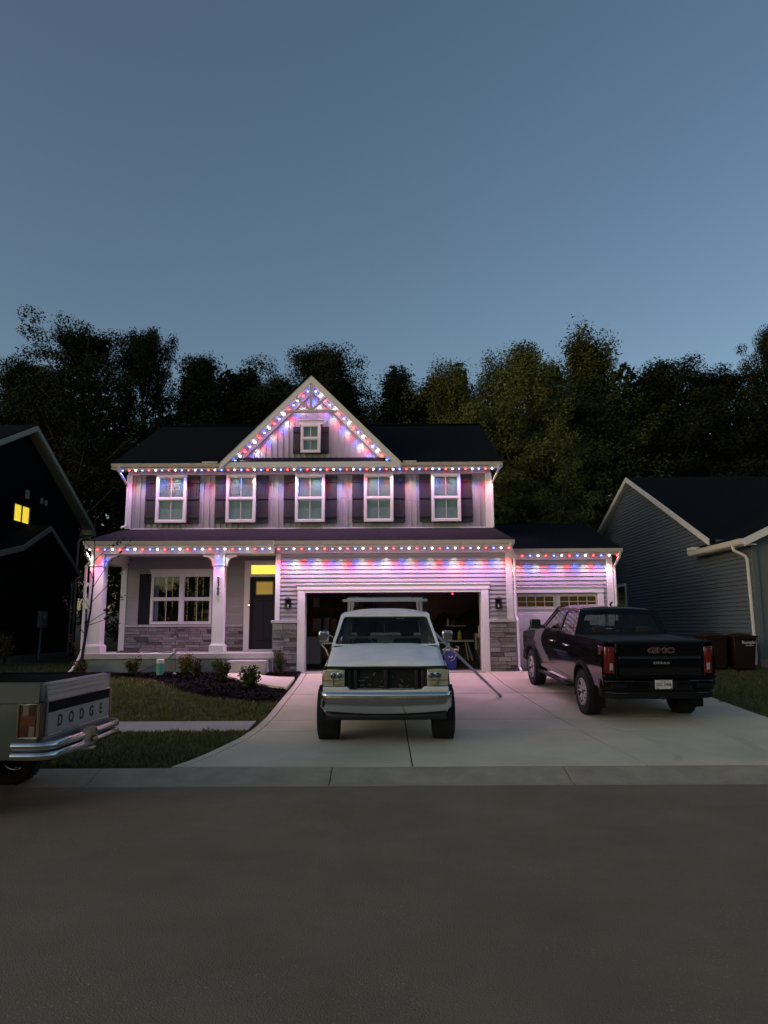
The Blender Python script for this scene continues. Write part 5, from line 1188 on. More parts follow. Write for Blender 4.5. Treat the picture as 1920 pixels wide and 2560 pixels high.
rakeboard(QX + .25, 26.3, 5.66, 29.2, 4.08, mat=TRIMG, w=.19); rakeboard(QX + .25, 24.4, 4.74, 26.3, 5.66, mat=TRIMG, w=.19); rakeboard(QX + .25, 18, 3.28, 24.4, 4.74, mat=TRIMG, w=.19)
spout('downspout', [(QX + .22, 29.15, 3.95), (QX + .1, 28.95, 3.75), (QX + .06, 28.9, 3.6), (QX + .06, 28.85, .85)], lh, TRIMG, .045)
box('foundation', M('foundation_grey', (.13, .13, .13), .9, var=.2), lh, QX - .05, QX + .02, 18.5, 28.8, .5, 1.02)
lw = box('side_window', M('frame_tan', (.35, .27, .12), .5), lh, LX + .002, LX + .05, 30.15, 30.75, 2.05, 3.85); box('pane', M('lit_window_dim', (.6, .45, .1), .5, emit=(.9, .6, .08), estr=.35), lw, LX + .051, LX + .06, 30.22, 30.68, 2.15, 3.75)
mb_ = box('meter_box', M('meter_grey', (.17, .18, .18), .5), lh, QX + .02, QX + .16, 26.25, 26.75, 1.95, 2.55, .01); MB().lathe([(.09, .0), (.085, .06), (.0001, .07)], (QX + .16, 26.5, 2.3), 'x', 16).build('meter_dial', M('meter_glass', (.25, .25, .25), .2), mb_)
MB().tube([(QX + .08, 26.45, 1.95), (QX + .08, 26.40, .8)], .04, 8).build('meter_conduit', M('meter_grey'), lh)

# ================================================================== trees
def leaf_mat(name, c, c2): return M(name, c, .65, var=1, vscale=.9, col2=c2, spec=.06, rand=.12)
L_DARK = leaf_mat('leaves_dark', (.012, .020, .009), (.023, .031, .013)); L_MID = leaf_mat('leaves_mid', (.042, .060, .020), (.070, .082, .026)); L_OLIVE = leaf_mat('leaves_olive', (.070, .092, .030), (.108, .122, .040))
BARK = M('bark', (.045, .038, .028), .9, var=.4, vscale=8, bump=.6, bscale=20)
PROTO = {}
def tree_mesh(key, seed, h, cr, z0, shape, nl, ncl, nleaf, ls, up=.5, trunk_r=.22, stems=1, cl=(.55, .45), spike=0.):
    rs = np.random.default_rng(seed); tm = MB(); centers = []
    for st in range(stems):
        bx, by = (0, 0) if stems == 1 else (.5 * math.cos(st * 2.4), .5 * math.sin(st * 2.4))
        tx, ty = rs.uniform(-.5, .5, 2) + (np.array([bx, by]) * 2.2 if stems > 1 else 0)
        pts = [(bx + (tx) * (i / 8) ** 1.2 + rs.uniform(-.07, .07), by + (ty) * (i / 8) ** 1.2 + rs.uniform(-.07, .07), h * .9 * i / 8) for i in range(9)]
        tm.tube(pts, [trunk_r / math.sqrt(stems) * (1 - .88 * i / 8) + (.08 if i == 0 else 0) for i in range(9)], 8)
        P_ = [Vector(p) for p in pts]
        def trunk(zf):
            t = min(max(zf / .9, 0), 1) * 8; i = min(int(t), 7); return P_[i].lerp(P_[i + 1], t - i)
        for k in range(nl // stems):
            f = (k + rs.uniform(.1, .9)) / (nl // stems); zf = z0 + (1 - z0) * f * .93; p0 = trunk(zf * .93); az = k * 2.39996 + st * 1.3 + rs.uniform(-.4, .4)
            L = cr * shape(f) * rs.uniform(.82, 1.06); el = R(8 + 62 * f ** 1.2 * (.6 + up) + rs.uniform(-10, 12)); d = Vector((math.cos(az) * math.cos(el), math.sin(az) * math.cos(el), math.sin(el)))
            lp = [p0 + d * (L * s) + Vector((0, 0, .25 * up * L * s * s)) for s in (0, .35, .7, 1.0)]
            tm.tube(lp, [max(.02, .07 * (1 - f * .6)), .05, .03, .012], 5)
            for s in np.linspace(.30, 1.0, ncl):
                q = p0 + d * (L * s) + Vector((0, 0, .25 * up * L * s * s)); sp = .32 * L * (1 - .35 * s)
                o = Vector((rs.uniform(-1, 1) * sp, rs.uniform(-1, 1) * sp, rs.uniform(-.5, .7) * sp))
                c = q + o
                if s > .45 and rs.random() < .5: tm.tube([q, q.lerp(c, 1.0)], [.018, .006], 4, cap=False)
                centers.append((c, .75 + .5 * rs.random(), d))
    vs = []; V = []; OUT = []
    for c, sz, d in centers:
        n = int(nleaf * sz); r_ = cl[0] * sz; a = rs.normal(0, 1, (n, 3)); a /= np.linalg.norm(a, axis=1)[:, None]; a *= (rs.uniform(0, 1, n) ** .45)[:, None]; OUT.append(a.copy()); a = a * np.array([r_, r_, r_ * (cl[1] / cl[0])])
        if spike: a += np.outer(rs.uniform(-1, 1, n) * r_ * spike, np.array([d.x, d.y, d.z + .35]))
        elif up > .7: a += np.outer(rs.uniform(-.9, .9, n) * r_, np.array([d.x * .5, d.y * .5, .9]))
        V.append(a + np.array(c))
    ctr = np.concatenate(V); n = len(ctr)
    nrm = rs.normal(0, 1, (n, 3)) * .55 + np.concatenate(OUT) * 1.1 + np.array([0, 0, .45]); nrm /= np.linalg.norm(nrm, axis=1)[:, None]
    t = rs.normal(0, 1, (n, 3)); t -= nrm * (t * nrm).sum(1)[:, None]; t /= np.linalg.norm(t, axis=1)[:, None]; b = np.cross(nrm, t)
    s = (ls * rs.uniform(.6, 1.3, n))[:, None]
    quad = np.stack([ctr - t * s, ctr + b * s * .45 + nrm * s * .1, ctr + t * s, ctr - b * s * .45 + nrm * s * .1], 1).reshape(-1, 3)
    me = bpy.data.meshes.new('crown_' + key); me.vertices.add(4 * n); me.vertices.foreach_set('co', quad.astype(np.float32).ravel())
    me.loops.add(4 * n); me.loops.foreach_set('vertex_index', np.arange(4 * n, dtype=np.int32)); me.polygons.add(n); me.polygons.foreach_set('loop_start', np.arange(0, 4 * n, 4, dtype=np.int32)); me.update(calc_edges=True); me.validate()
    org(); to = tm.build('t', BARK, None, smooth=60); td = to.data; bpy.data.objects.remove(to)
    PROTO[key] = (td, me, float(ctr[:, 2].max()))
rnd = lambda f: math.sqrt(max(.04, 1 - (2 * f - .85) ** 2 * .85)); cone = lambda f: 1.08 - .85 * f; egg = lambda f: .45 + 1.1 * f * (1 - f) * 2 - .25 * f; fan = lambda f: .55 + .55 * math.sin(math.pi * min(1, f * .9 + .1))
tree_mesh('oak', 11, 18, 5.2, .22, rnd, 44, 9, 200, .078, .35, .32, cl=(.72, .5)); tree_mesh('oak2', 23, 17, 4.6, .2, rnd, 42, 9, 200, .078, .45, .30, cl=(.7, .5))
tree_mesh('cone', 31, 15, 3.2, .12, cone, 46, 8, 165, .072, .3, .22, cl=(.62, .5)); tree_mesh('maple', 47, 18, 4.4, .25, fan, 46, 9, 170, .076, .95, .24, 2, cl=(.6, .6)); tree_mesh('ash', 53, 16, 3.4, .2, egg, 42, 9, 165, .076, .8, .2, 2, cl=(.6, .55))
tree_mesh('spire', 83, 18, 4.6, .22, lambda f: 1.02 - .62 * f ** 1.6, 64, 8, 120, .078, 1.0, .24, 1, cl=(.42, .36), spike=1.5)
tree_mesh('bush', 61, 7, 3.4, .05, rnd, 26, 6, 190, .08, .4, .12, 3, cl=(.75, .6))
tree_mesh('airy', 71, 16, 3.6, .15, egg, 42, 8, 120, .082, .5, .18, 3, cl=(.75, .42))
def tree(kind, X, Y, ztop, wide, mat, label, rot=None):
    td, me, h = PROTO[kind]; z = gz(Y) - .1; sc = (ztop - z) / h
    t = thing('tree', label, 'tree', (X, Y, z), 'trees of the wood behind the houses', local=True); t.rotation_euler = (0, 0, rot if rot is not None else (X * 1.7 + Y) % 6.28); t.scale = (wide, wide, sc)
    key = (kind, mat.name)
    if key not in _crown:
        c = me.copy(); c.materials.clear(); c.materials.append(mat); _crown[key] = c
    _obj('trunk', td, t); _obj('crown', _crown[key], t)
_crown = {}
def zt(z36, Y): return 1.95 + (z36 - 1.95) * Y / 36
T = [('oak', -15.9, 36, 18.2, .95, L_DARK, 'tallest dark tree at left, its lobed crown high above the unlit house'),
     ('oak2', -12.9, 37.5, 17.6, .62, L_DARK, 'narrow dark crown just right of the tallest left tree'),
     ('oak2', -19.2, 37, 15.8, .8, L_DARK, 'dark tree with two rounded tops left of the tallest left tree'),
     ('oak', -22.5, 38, 14.6, .8, L_DARK, 'dark tree cut off by the left picture edge'),
     ('cone', -10.3, 37, 16.2, 1.1, L_DARK, 'pointed dark tree above the left end of the lit roof'),
     ('cone', -8.0, 38.5, 15.2, 1.15, L_DARK, 'second pointed dark tree, right of the first above the left roof end'),
     ('oak2', -6.0, 40, 14.7, .95, L_DARK, 'low dark crown between the pointed trees and the broad crown behind the gable'),
     ('oak', -3.3, 38, 17.0, .84, L_DARK, 'broad dark rounded crown rising directly behind the gable'),
     ('ash', -.4, 38.5, 15.6, 1.15, L_DARK, 'dark upright tree just right of the gable peak'),
     ('ash', 1.9, 40, 14.7, 1.1, L_DARK, 'lowest dark tree top in the sky gap right of the gable'),
     ('maple', 4.6, 36.5, 16.6, .9, L_OLIVE, 'olive-green tree behind the right end of the lit roof'),
     ('ash', 7.3, 36, 16.3, 1.2, L_OLIVE, 'olive-green tree next to the spiky tallest right tree'),
     ('spire', 12.55, 41, 18.0, 1.2, L_MID, 'tallest right tree with a fan of spiky twigs on top'),
     ('oak2', 16.9, 42, 15.5, 1.0, L_DARK, 'rounded dark tree right of the spiky tallest tree'),
     ('oak', 20.3, 43, 15.6, .95, L_DARK, 'second rounded dark tree above the slate-blue roof'),
     ('oak2', 24.0, 42, 17.6, .62, L_DARK, 'dark tree rising at the right picture edge'),
     ('airy', -8.6, 33.2, 11.4, .95, L_MID, 'lighter green tree close behind the left roof slope'),
     ('airy', 5.0, 33.0, 12.8, .85, L_OLIVE, 'yellowish airy tree close behind the right end of the lit house'),
     ('airy', 7.9, 33.4, 11.6, .72, L_OLIVE, 'yellowish airy tree with bare lower stems above the single garage'),
     ('airy', 10.4, 39.5, 13.4, 1.1, L_MID, 'mid-green tree filling the gap under the spiky tree'),
     ('bush', 6.0, 31.2, 5.6, .75, L_MID, 'green undergrowth bush behind the single garage roof'),
     ('bush', -10.6, 33.5, 6.4, .95, L_DARK, 'dark undergrowth bush between the left house and lit house'),
     ('bush', -9.2, 30.5, 4.2, .6, L_DARK, 'small dark bush beside the lit porch in the side yard')]
for (k_, X, Y, z36, wd, mt, lb) in T: tree(k_, X, Y, zt(z36, Y) if Y > 34.5 else z36, wd * Y / 36, mt, lb)
# the wood beyond reads as one dark mass
rs = np.random.default_rng(5); n = 120000
X = rs.uniform(-45, 45, n); hmax = 14.6 + 1.6 * np.sin(X * .5) + 1.2 * np.sin(X * 1.3 + 1) + .8 * np.sin(X * 2.9)
Z = 1 + (hmax) * np.sqrt(rs.uniform(0, 1, n)); Y = rs.uniform(43, 52, n)
ctr = np.stack([X, Y, Z], 1); nrm = rs.normal(0, 1, (n, 3)) + np.array([0, -.5, .5]); nrm /= np.linalg.norm(nrm, axis=1)[:, None]
t = rs.normal(0, 1, (n, 3)); t -= nrm * (t * nrm).sum(1)[:, None]; t /= np.linalg.norm(t, axis=1)[:, None]; b = np.cross(nrm, t); s = (rs.uniform(.16, .36, n))[:, None]
quad = np.stack([ctr - t * s, ctr + b * s * .5, ctr + t * s, ctr - b * s * .5], 1).reshape(-1, 3)
me = bpy.data.meshes.new('far_wood'); me.from_pydata(quad.tolist(), [], np.arange(4 * n).reshape(-1, 4).tolist()); me.materials.append(L_DARK)
tag(_obj('far_wood', me), 'dark mass of woodland closing the view behind the nearer trees', 'woodland', kind='stuff')
# unseen tree belt added behind the viewer to block low sky and darken reflections
n = 50000; a = rs.uniform(-2.75, 2.75, n); rad = rs.uniform(42, 50, n); Zb = .2 + (7.6 + 1.4 * np.sin(a * 19) + 1. * np.sin(a * 47)) * np.sqrt(rs.uniform(0, 1, n))
ctr = np.stack([rad * np.sin(a) * 1.25, 6 - rad * np.cos(a), Zb], 1); keep = ctr[:, 1] < 4; ctr = ctr[keep]; n = len(ctr)
nrm = rs.normal(0, 1, (n, 3)); nrm /= np.linalg.norm(nrm, axis=1)[:, None]; t = rs.normal(0, 1, (n, 3)); t -= nrm * (t * nrm).sum(1)[:, None]; t /= np.linalg.norm(t, axis=1)[:, None]; b = np.cross(nrm, t); s = (rs.uniform(.25, .55, n))[:, None]
quad = np.stack([ctr - t * s, ctr + b * s * .6, ctr + t * s, ctr - b * s * .6], 1).reshape(-1, 3)
me = bpy.data.meshes.new('unseen_tree_belt'); me.from_pydata(quad.tolist(), [], np.arange(4 * n).reshape(-1, 4).tolist()); me.materials.append(L_DARK)
tag(_obj('unseen_tree_belt', me), 'unseen belt of trees added across the street to darken reflections', 'woodland', kind='stuff')

# ================================================================== planting and small things in front of the porch
def shrub(X, Y, h, r, mat, label, seed, nst=18, nleaf=44, ls=.040, lean=.6):
    rs = np.random.default_rng(seed); z = gz(Y) + .05
    sh = thing('shrub', label, 'shrub', (X, Y, z), 'small shrubs in the mulch bed')
    st = MB(); L = []
    for i in range(nst):
        a = rs.uniform(0, 6.28); q = Vector((math.cos(a) * r * lean * rs.uniform(.2, 1.5), math.sin(a) * r * lean * rs.uniform(.2, 1.5), h * rs.uniform(.6, 1.05)))
        p = [Vector((X, Y, z - .03)), Vector((X, Y, z)) + q * .5 + Vector((0, 0, h * .08)), Vector((X, Y, z)) + q]
        st.tube(p, [.007, .005, .002], 4)
        for j in range(nleaf): s = rs.uniform(.25, 1.05); L.append((Vector((X, Y, z)) + q * s + Vector(rs.normal(0, .035, 3)), rs.normal(0, 1, 3), rs.normal(0, 1, 3)))
    st.build('stems', BARK, sh)
    lf = MB()
    for c, u, v in L:
        u = Vector(u).normalized() * ls; v = Vector(v); v = (v - u * (v.dot(u) / u.length_squared)).normalized() * ls * .45; lf.add([c - u, c + v, c + u, c - v], [(0, 1, 2, 3)])
    lf.build('leaves', mat, sh)
S_Y = leaf_mat('shrub_yellow', (.085, .080, .022), (.12, .10, .035)); S_G = leaf_mat('shrub_green', (.05, .06, .02), (.08, .08, .028)); S_B = leaf_mat('shrub_brown', (.07, .05, .03), (.09, .07, .04))
shrub(-7.95, 19.25, .34, .22, S_Y, 'yellowish shrub at the foot of the left porch column', 1)
shrub(-6.60, 19.25, .42, .22, S_G, 'green shrub left of the green drain tube', 2)
shrub(-5.20, 19.2, .50, .24, S_Y, 'taller yellow-green shrub in the middle of the porch front', 3, 20)
shrub(-4.82, 18.85, .42, .24, S_B, 'brownish shrub right of the taller yellow-green shrub', 4)
shrub(-4.05, 18.25, .52, .26, S_G, 'dark shrub at the left edge of the curved walk', 5)
shrub(-3.15, 17.3, .48, .34, S_G, 'leafy twiggy shrub nearest the driveway, below the walk', 6, 22, 42, .042)
shrub(-2.72, 19.15, .62, .20, S_G, 'slim upright shrub against the left stone pier', 7, 22, 26, .035, .45)
shrub(-11.6, 22.4, .95, .36, S_Y, 'pale tall shrub in the dark beside the unlit house', 8, 22, 34, .05)
# sapling: thin leaning stem with a few leaves
X0, Y0 = -7.93, 19.12; zb = gz(Y0)
sp = thing('sapling', 'thin nearly bare young tree leaning in front of the left porch column', 'tree', (X0, Y0, zb))
rs = np.random.default_rng(12); stem = [(-7.93, 19.12, zb), (-7.86, 19.12, 1.5), (-7.74, 19.12, 2.4), (-7.70, 19.10, 3.2), (-7.72, 19.10, 4.0), (-7.76, 19.1, 5.2)]
MB().tube(stem, [.042, .036, .028, .020, .013, .005], 7).build('trunk', M('sapling_bark', (.02, .017, .014), .9), sp, smooth=60)
brs = [((-7.82, 19.12, 1.75), (-8.20, 19.05, 2.2), (-8.42, 19.05, 2.75)), ((-7.80, 19.12, 2.05), (-7.35, 19.1, 2.35), (-6.85, 19.1, 2.75)), ((-7.74, 19.12, 2.4), (-8.05, 19.1, 2.9), (-8.12, 19.1, 3.6)), ((-7.73, 19.12, 2.6), (-7.25, 19.05, 3.1), (-6.75, 19.0, 3.6)), ((-7.70, 19.1, 3.0), (-7.35, 19.1, 3.6), (-6.75, 19.1, 4.25)), ((-7.70, 19.1, 3.2), (-7.98, 19.1, 3.8), (-8.0, 19.1, 4.45)), ((-7.71, 19.1, 3.7), (-7.3, 19.1, 4.1), (-6.9, 19.1, 4.3)), ((-7.88, 19.12, 1.35), (-8.15, 19.1, 1.5), (-8.25, 19.1, 1.75)), ((-7.72, 19.1, 3.9), (-8.05, 19.1, 4.3), (-8.15, 19.1, 4.6)), ((-7.80, 19.12, 2.0), (-7.3, 19.0, 2.15), (-7.0, 19.0, 2.1))]
lf = MB()
for b_ in brs:
    MB().tube([Vector(p) for p in b_], [.011, .007, .003], 5).build('branch', M('sapling_bark'), sp, smooth=60)
    for j in range(10):
        s = rs.uniform(.35, 1.05); c = Vector(b_[1]).lerp(Vector(b_[2]), (s - .35) / .65) + Vector(rs.normal(0, .035, 3)); u = Vector(rs.normal(0, 1, 3)).normalized() * .045; v = u.orthogonal().normalized() * .032; lf.add([c - u, c + v, c + u, c - v], [(0, 1, 2, 3)])
lf.build('leaves', M('sapling_leaf', (.014, .012, .010), .8), sp)
MB().lathe([(.13, .0), (.16, .01), (.16, .02), (.0001, .02)], (X0, Y0, zb + .0), 'z', 14).build('root_collar', MULCH, sp)
# green drain tube with a pale cap
gt_ = thing('drain_tube', 'green plastic tube with a white cap standing in the mulch', 'tube', (-5.85, 19.15, .66))
MB().lathe([(.0001, 0), (.085, 0), (.092, .12), (.095, .38), (.0001, .385)], (-5.85, 19.15, .66), 'z', 20).build('tube', M('tube_green', (.09, .36, .24), .5, var=.15, vscale=10), gt_, smooth=40)
MB().lathe([(.098, .36), (.099, .455), (.09, .465), (.0001, .465)], (-5.85, 19.15, .66), 'z', 20).build('cap', M('cap_white', (.6, .6, .57), .5), gt_, smooth=40)
# solar stake light
sk = thing('garden_stake', 'thin metal garden stake with a small head in front of the porch stone', 'stake', (-5.48, 19.25, .70))
MB().tube([(-5.48, 19.25, .68), (-5.52, 19.25, 1.68)], .008, 6).build('rod', M('stake_rust', (.10, .05, .045), .6), sk); MB().box(-5.55, -5.49, 19.23, 19.27, 1.60, 1.72).build('head', M('stake_head', (.25, .22, .24), .5), sk, bevel=.01)
MB().lathe([(.0001, 0), (.06, .0), (.05, .04), (.0001, .05)], (-5.5, 19.25, .72), 'z', 12).build('base', M('cap_white'), sk)
# cords on the porch
CORD = M('cord_black', (.012, .012, .013), .6)
rs = random.Random(9); pts = []
for i in range(90):
    a = i * .42; pts.append((-6.95 + (.34 - .0016 * i) * math.cos(a) + rs.uniform(-.02, .02), 19.85 + (.12 - .0006 * i) * math.sin(a), PF + .014 + .0006 * i))
org(); tag(MB().tube(pts, .009, 5).build('cord', CORD), 'coil of black cord on the porch floor left of the stone wall', 'cord')
pts = [(-6.55, 19.8, PF + .012), (-6.2, 19.9, PF + .03), (-5.9, 19.78, PF + .012), (-5.6, 19.7, PF + .012), (-5.62, 19.53, PF + .01), (-5.75, 19.50, 1.12), (-6.1, 19.42, .95), (-6.45, 19.36, .80), (-6.5, 19.3, .78)]
tag(MB().tube(pts, .012, 6).build('cord', CORD, None, smooth=60), 'black cord hanging from the porch edge down to the mulch', 'cord')
pts = [(-5.55, 19.9, PF + .012), (-5.2, 20.0, PF + .012), (-4.9, 19.95, PF + .02), (-4.78, 20.1, PF + .012)]
tag(MB().tube(pts, .010, 5).build('cord', M('cord_grey', (.2, .19, .2), .6), None, smooth=60), 'grey cord lying along the porch floor beside the middle column', 'cord')
sp_ = thing('spigot', 'small white faucet piece on the porch edge by the cord', 'faucet', (-5.66, 19.66, PF))
MB().tube([(-5.66, 19.66, PF), (-5.66, 19.66, PF + .10), (-5.60, 19.62, PF + .12)], .016, 6).build('pipe', M('cap_white'), sp_); MB().lathe([(.03, 0), (.03, .012), (.0001, .014)], (-5.66, 19.66, PF + .10), 'z', 10).build('tap_handle', M('cap_white'), sp_)
# long pole leaning on the truck
pd = Vector((.99, 14.90, 1.83)); pb = Vector((2.50, 16.10, .445))
po = thing('pole', 'long grey metal pole leaning from the driveway against the white pickup', 'pole', (2.5, 16.1, .42))
MB().tube([pb, pd], .027, 10).build('shaft', M('pole_grey', (.62, .62, .63), .5, var=.15), po, smooth=60)
MB().tube([pb + (pb - pd).normalized() * .03, pb + (pd - pb) * .03], .034, 10).build('foot', M('pole_foot', (.45, .45, .45), .6), po, smooth=60)
for f in (.28, .55, .8): MB().tube([pb.lerp(pd, f), pb.lerp(pd, f + .02)], .032, 10).build('collar', M('pole_grey'), po, smooth=60)
# wheelie bins by the neighbour's wall
BINM = M('bin_brown', (.028, .010, .005), .55, var=.15, spec=.2)
def wbin(X, Y, label, logo):
    z = gz(Y); b_ = thing('wheelie_bin', label, 'bin', (X, Y, z), 'wheelie bins beside the slate-blue house')
    MB().hexa([(X - .25, Y - .26, z + .04), (X + .25, Y - .26, z + .04), (X + .25, Y + .24, z + .04), (X - .25, Y + .24, z + .04), (X - .31, Y - .34, z + .90), (X + .31, Y - .34, z + .90), (X + .31, Y + .32, z + .90), (X - .31, Y + .32, z + .90)]).build('body', BINM, b_, bevel=.03)
    MB().box(X - .33, X + .33, Y - .365, Y + .34, z + .865, z + .90).build('rim', BINM, b_, bevel=.012)
    rings = [[(X + sx * .335 * (1 - .15 * (i / 4) ** 3), Y - .375 + .75 * j / 4 + .0, z + .905 + .07 * math.sin(math.pi * j / 4) * (1 - abs(sx) ** 3)) for j in range(5)] for i, sx in ((0, -1), (0, -.5), (0, 0), (0, .5), (0, 1))]
    MB().loft(rings, caps=False).build('lid', BINM, b_, smooth=50, solid=.025)
    MB().tube([(X - .25, Y - .40, z + .86), (X + .25, Y - .40, z + .86)], .016, 6).build('handle', BINM, b_)
    for s_ in (-1, 1): MB().lathe([(.0001, -.02), (.11, -.025), (.12, 0), (.11, .025), (.0001, .02)], (X + s_ * .29, Y + .30, z + .12), 'x', 16).build('wheel', RUBBER, b_, smooth=40)
    if logo:
        wl2 = M('logo_white', (.62, .62, .58), .5); tt = text('logo', 'Rumpke', .115, wl2, b_, (X + .10, Y - .335, z + .745), rot=(R(85), 0, 0), depth=.001, bold=.003)
        MB().box(X - .0, X + .20, Y - .337, Y - .330, z + .655, z + .670).build('logo_bar', wl2, b_)
wbin(9.62, 19.85, 'brown wheelie bin with a white logo by the downspout of the blue house', True); wbin(8.90, 19.95, 'plain brown wheelie bin half hidden behind the black pickup', False)

# ================================================================== inside the garage
fg = thing('freezer', 'dim white chest appliance at the left inside the open garage', 'appliance', (-2.3, 23.6, .742))
MB().box(-2.62, -2.05, 23.4, 24.0, .76, 1.56).build('cabinet', M('appliance_white', (.5, .48, .48), .5), fg, bevel=.02); MB().box(-2.63, -2.04, 23.38, 24.01, 1.565, 1.63).build('lid', M('appliance_white'), fg, bevel=.015)
su = thing('shelving_unit', 'tall dark shelves along the back left of the open garage', 'shelves', (-1.6, 25.6, .742))
for z in (.80, 1.75, 2.55): MB().box(-2.6, -.3, 25.2, 25.8, z, z + .04).build('shelf', WOOD, su)
for x in (-2.58, -1.45, -.34):
    for y in (25.22, 25.76): MB().box(x, x + .045, y, y + .04, .742, 3.0).build('post', WOOD, su)
rs = random.Random(21)
cols = [(.5, .48, .46), (.22, .17, .12), (.09, .11, .15), (.38, .28, .16), (.06, .05, .05), (.6, .57, .5)]
names = ['upper shelf', 'middle shelf', 'low shelf']
for si, z in enumerate((2.592, 1.792, .842)):
    x = -2.5; k = 0
    while x < -.5:
        wd = rs.uniform(.18, .36); h = rs.uniform(.18, .5 if z < 2 else .38); c = cols[rs.randrange(6)]
        bx_ = thing('storage_box', None, 'box', (x + wd / 2, 25.5, z), 'boxes on the garage shelves'); bx_['label'] = '%s storage box, %s from the left on the %s in the garage' % (['pale', 'brown', 'navy', 'tan', 'black', 'off-white'][cols.index(c)], ['first', 'second', 'third', 'fourth', 'fifth', 'sixth', 'seventh', 'eighth', 'ninth'][k], names[si])
        mt = M('box_%d' % cols.index(c), c, .7, var=.15); MB().box(x, x + wd, 25.3, 25.3 + rs.uniform(.25, .4), z, z + h).build('body', mt, bx_, bevel=.01); MB().box(x - .01, x + wd + .01, 25.29, 25.71, z + h, z + h + .03).build('lid', mt, bx_, bevel=.006)
        x += wd + rs.uniform(.04, .2); k += 1
wb = thing('workbench', 'narrow workbench with pale top at the right of the open garage', 'workbench', (2.55, 22.5, .742))
MB().box(2.0, 3.05, 22.3, 22.8, 1.46, 1.51).build('top', M('bench_top', (.34, .33, .31), .6), wb)
for x in (2.03, 2.97):
    for y in (22.33, 22.72): MB().box(x, x + .05, y, y + .05, .742, 1.46).build('leg', DARK, wb)
MB().box(1.92, 2.55, 22.85, 23.1, 1.93, 1.955).build('wall_shelf', M('bench_top'), wb)
def bottle(X, Y, z, h, r, mat, label, capm=None):
    b_ = thing('bottle', label, 'bottle', (X, Y, z)); MB().lathe([(.0001, 0), (r, 0), (r, h * .6), (r * .45, h * .78), (r * .4, h * .9)], (X, Y, z), 'z', 14).build('body', mat, b_, smooth=50); MB().lathe([(r * .45, h * .88), (r * .45, h), (.0001, h)], (X, Y, z), 'z', 12).build('cap', capm or DARK, b_)
bottle(2.31, 22.5, 1.512, .33, .065, M('bottle_yellow', (.30, .30, .03), .45), 'yellow-green plastic bottle standing on the garage workbench')
bottle(2.00, 22.95, 1.957, .26, .04, M('bottle_grey', (.3, .28, .28), .4), 'pale slim bottle at the left end of the garage wall shelf')
bottle(2.16, 22.95, 1.957, .20, .045, M('bottle_dark', (.06, .05, .05), .4), 'dark bottle on the garage wall shelf beside the pale slim one')
wp = thing('panel_board', 'pale upright panel leaning at the right garage wall', 'panel', (2.85, 22.2, 1.3)); MB().box(2.72, 2.98, 22.1, 22.14, 1.22, 1.72).build('sheet', M('panel_pale', (.34, .34, .31), .6), wp, bevel=.006); MB().box(2.70, 2.72, 22.09, 22.15, .742, 1.72).box(2.98, 3.0, 22.09, 22.15, .742, 1.72).build('stand', DARK, wp)
for i, (xa, xb, lb, cc) in enumerate(((2.45, 2.52, 'left-hand pale tool handle leaning under the garage workbench', (.26, .26, .25)), (2.52, 2.66, 'right-hand pale tool handle leaning under the garage workbench', (.22, .23, .24)))):
    tl_ = thing('garden_tool', lb, 'tool', (xb, 21.9, .742)); MB().tube([(xb, 21.85, .75), (xa, 22.25, 1.44)], .018, 6).build('handle', M('tool_%d' % i, cc, .5), tl_); MB().box(xb - .06, xb + .06, 21.80, 21.84, .742, .93).build('blade', DARK, tl_, bevel=.01)
bk = thing('golf_bag', 'dark upright bag with hanging straps beside the garage workbench', 'bag', (2.8, 21.6, .742)); MB().lathe([(.0001, 0), (.14, 0), (.15, .1), (.13, .5), (.15, .85), (.12, .86), (.0001, .80)], (2.85, 21.55, .742), 'z', 16).build('body', M('bag_black', (.02, .02, .024), .7), bk, smooth=50)
MB().tube([(2.78, 21.42, 1.5), (2.70, 21.38, 1.2), (2.80, 21.40, .95)], .012, 6).build('strap', M('bag_strap', (.12, .12, .13), .7), bk)
for k in range(5): MB().tube([(2.85 + .06 * math.cos(k * 1.3), 21.55 + .06 * math.sin(k * 1.3), 1.4), (2.85 + .09 * math.cos(k * 1.3), 21.55 + .09 * math.sin(k * 1.3), 1.85 + .05 * k)], .007, 5).build('club', STEEL, bk)
tp_ = thing('tarp', 'dark tarp draped over things at the back right of the garage', 'tarp', (2.3, 24.2, .742))
rings = [[(1.5 + 1.6 * i / 10, 23.9 + .7 * j / 5, .75 + (1.62 + .15 * math.sin(i * .9) - .5 * max(0, (3 - i) / 3)) * math.sin(math.pi * min(.96, (j + .3) / 5.3)) ** .5) for j in range(6)] for i in range(11)]
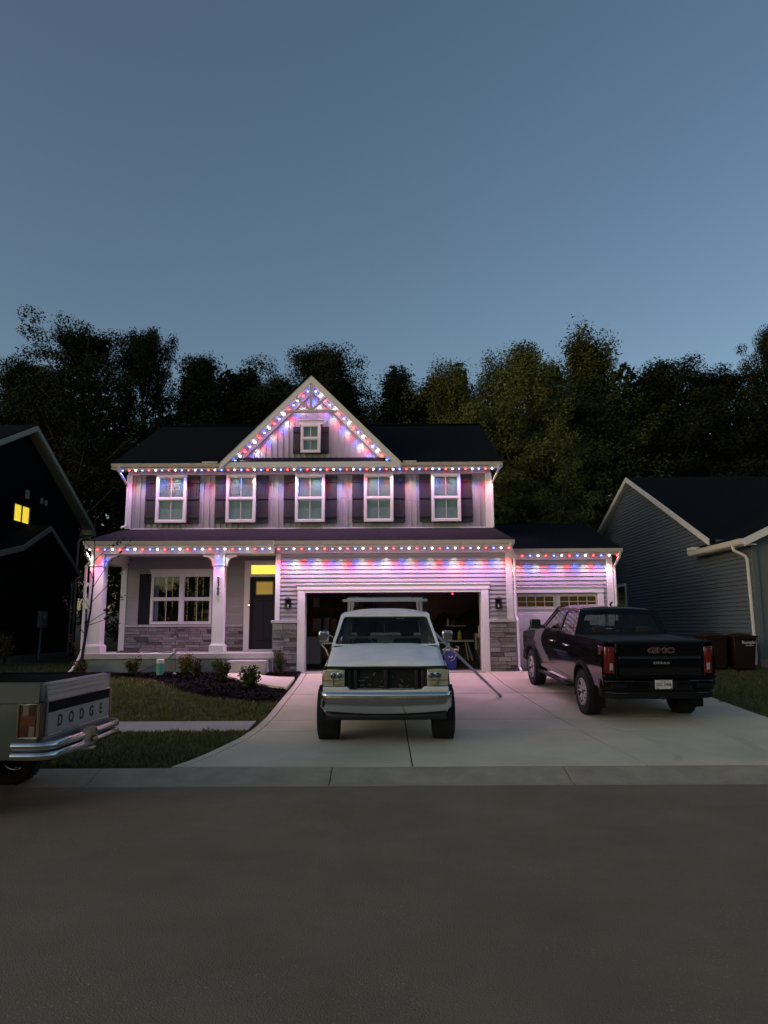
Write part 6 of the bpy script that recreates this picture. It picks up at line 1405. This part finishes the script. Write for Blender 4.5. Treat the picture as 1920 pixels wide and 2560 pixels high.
MB().loft(rings, caps=False).build('cloth', M('tarp_dark', (.014, .013, .015), .8), tp_, smooth=50)
rb = thing('recycling_bin', 'blue recycling bin with white lid and recycling symbol in the garage doorway', 'bin', (1.85, 20.65, .742))
BLUE = M('bin_blue', (.035, .055, .30), .5, var=.1)
MB().hexa([(1.70, 20.52, .75), (2.0, 20.52, .75), (2.0, 20.82, .75), (1.70, 20.82, .75), (1.66, 20.47, 1.26), (2.04, 20.47, 1.26), (2.04, 20.86, 1.26), (1.66, 20.86, 1.26)]).build('body', BLUE, rb, bevel=.02)
MB().box(1.64, 2.06, 20.45, 20.88, 1.26, 1.31).build('lid', M('lid_white', (.6, .58, .6), .5), rb, bevel=.015); MB().lathe([(.0001, 0), (.035, 0), (.035, .05), (.0001, .055)], (1.85, 20.65, 1.31), 'z', 12).build('knob', M('lid_white'), rb)
MB().tube([(2.04, 20.52, 1.22), (2.07, 20.44, 1.36), (1.98, 20.42, 1.39)], .012, 6).tube([(2.0, 20.46, 1.18), (1.93, 20.455, 1.02), (1.84, 20.47, .98)], .010, 6).build('bail_handle', M('lid_white'), rb)
for k in range(3):      # three chasing arrows
    a0 = k * 2.094 + .5; am = MB(); c0 = Vector((1.84, 20.488, 1.12)); rr = .052
    pts = [c0 + Vector((rr * math.cos(a0 + t), 0, rr * math.sin(a0 + t))) for t in np.linspace(0, 1.3, 6)]
    for i in range(5):
        for (p, q) in ((pts[i], pts[i + 1]),):
            n0 = (p - c0).normalized() * .012; n1 = (q - c0).normalized() * .012; dy = Vector((0, -.004, 0)); am.hexa([p - n0, q - n1, q + n1, p + n0, p - n0 + dy, q - n1 + dy, q + n1 + dy, p + n0 + dy])
    p, q = pts[5], c0 + Vector((rr * math.cos(a0 + 1.85), 0, rr * math.sin(a0 + 1.85))); n1 = (p - c0).normalized() * .026; am.add([p - n1 + Vector((0, -.004, 0)), q + Vector((0, -.004, 0)), p + n1 + Vector((0, -.004, 0))], [(0, 1, 2)])
    am.build('arrow_mark', M('lid_white'), rb)
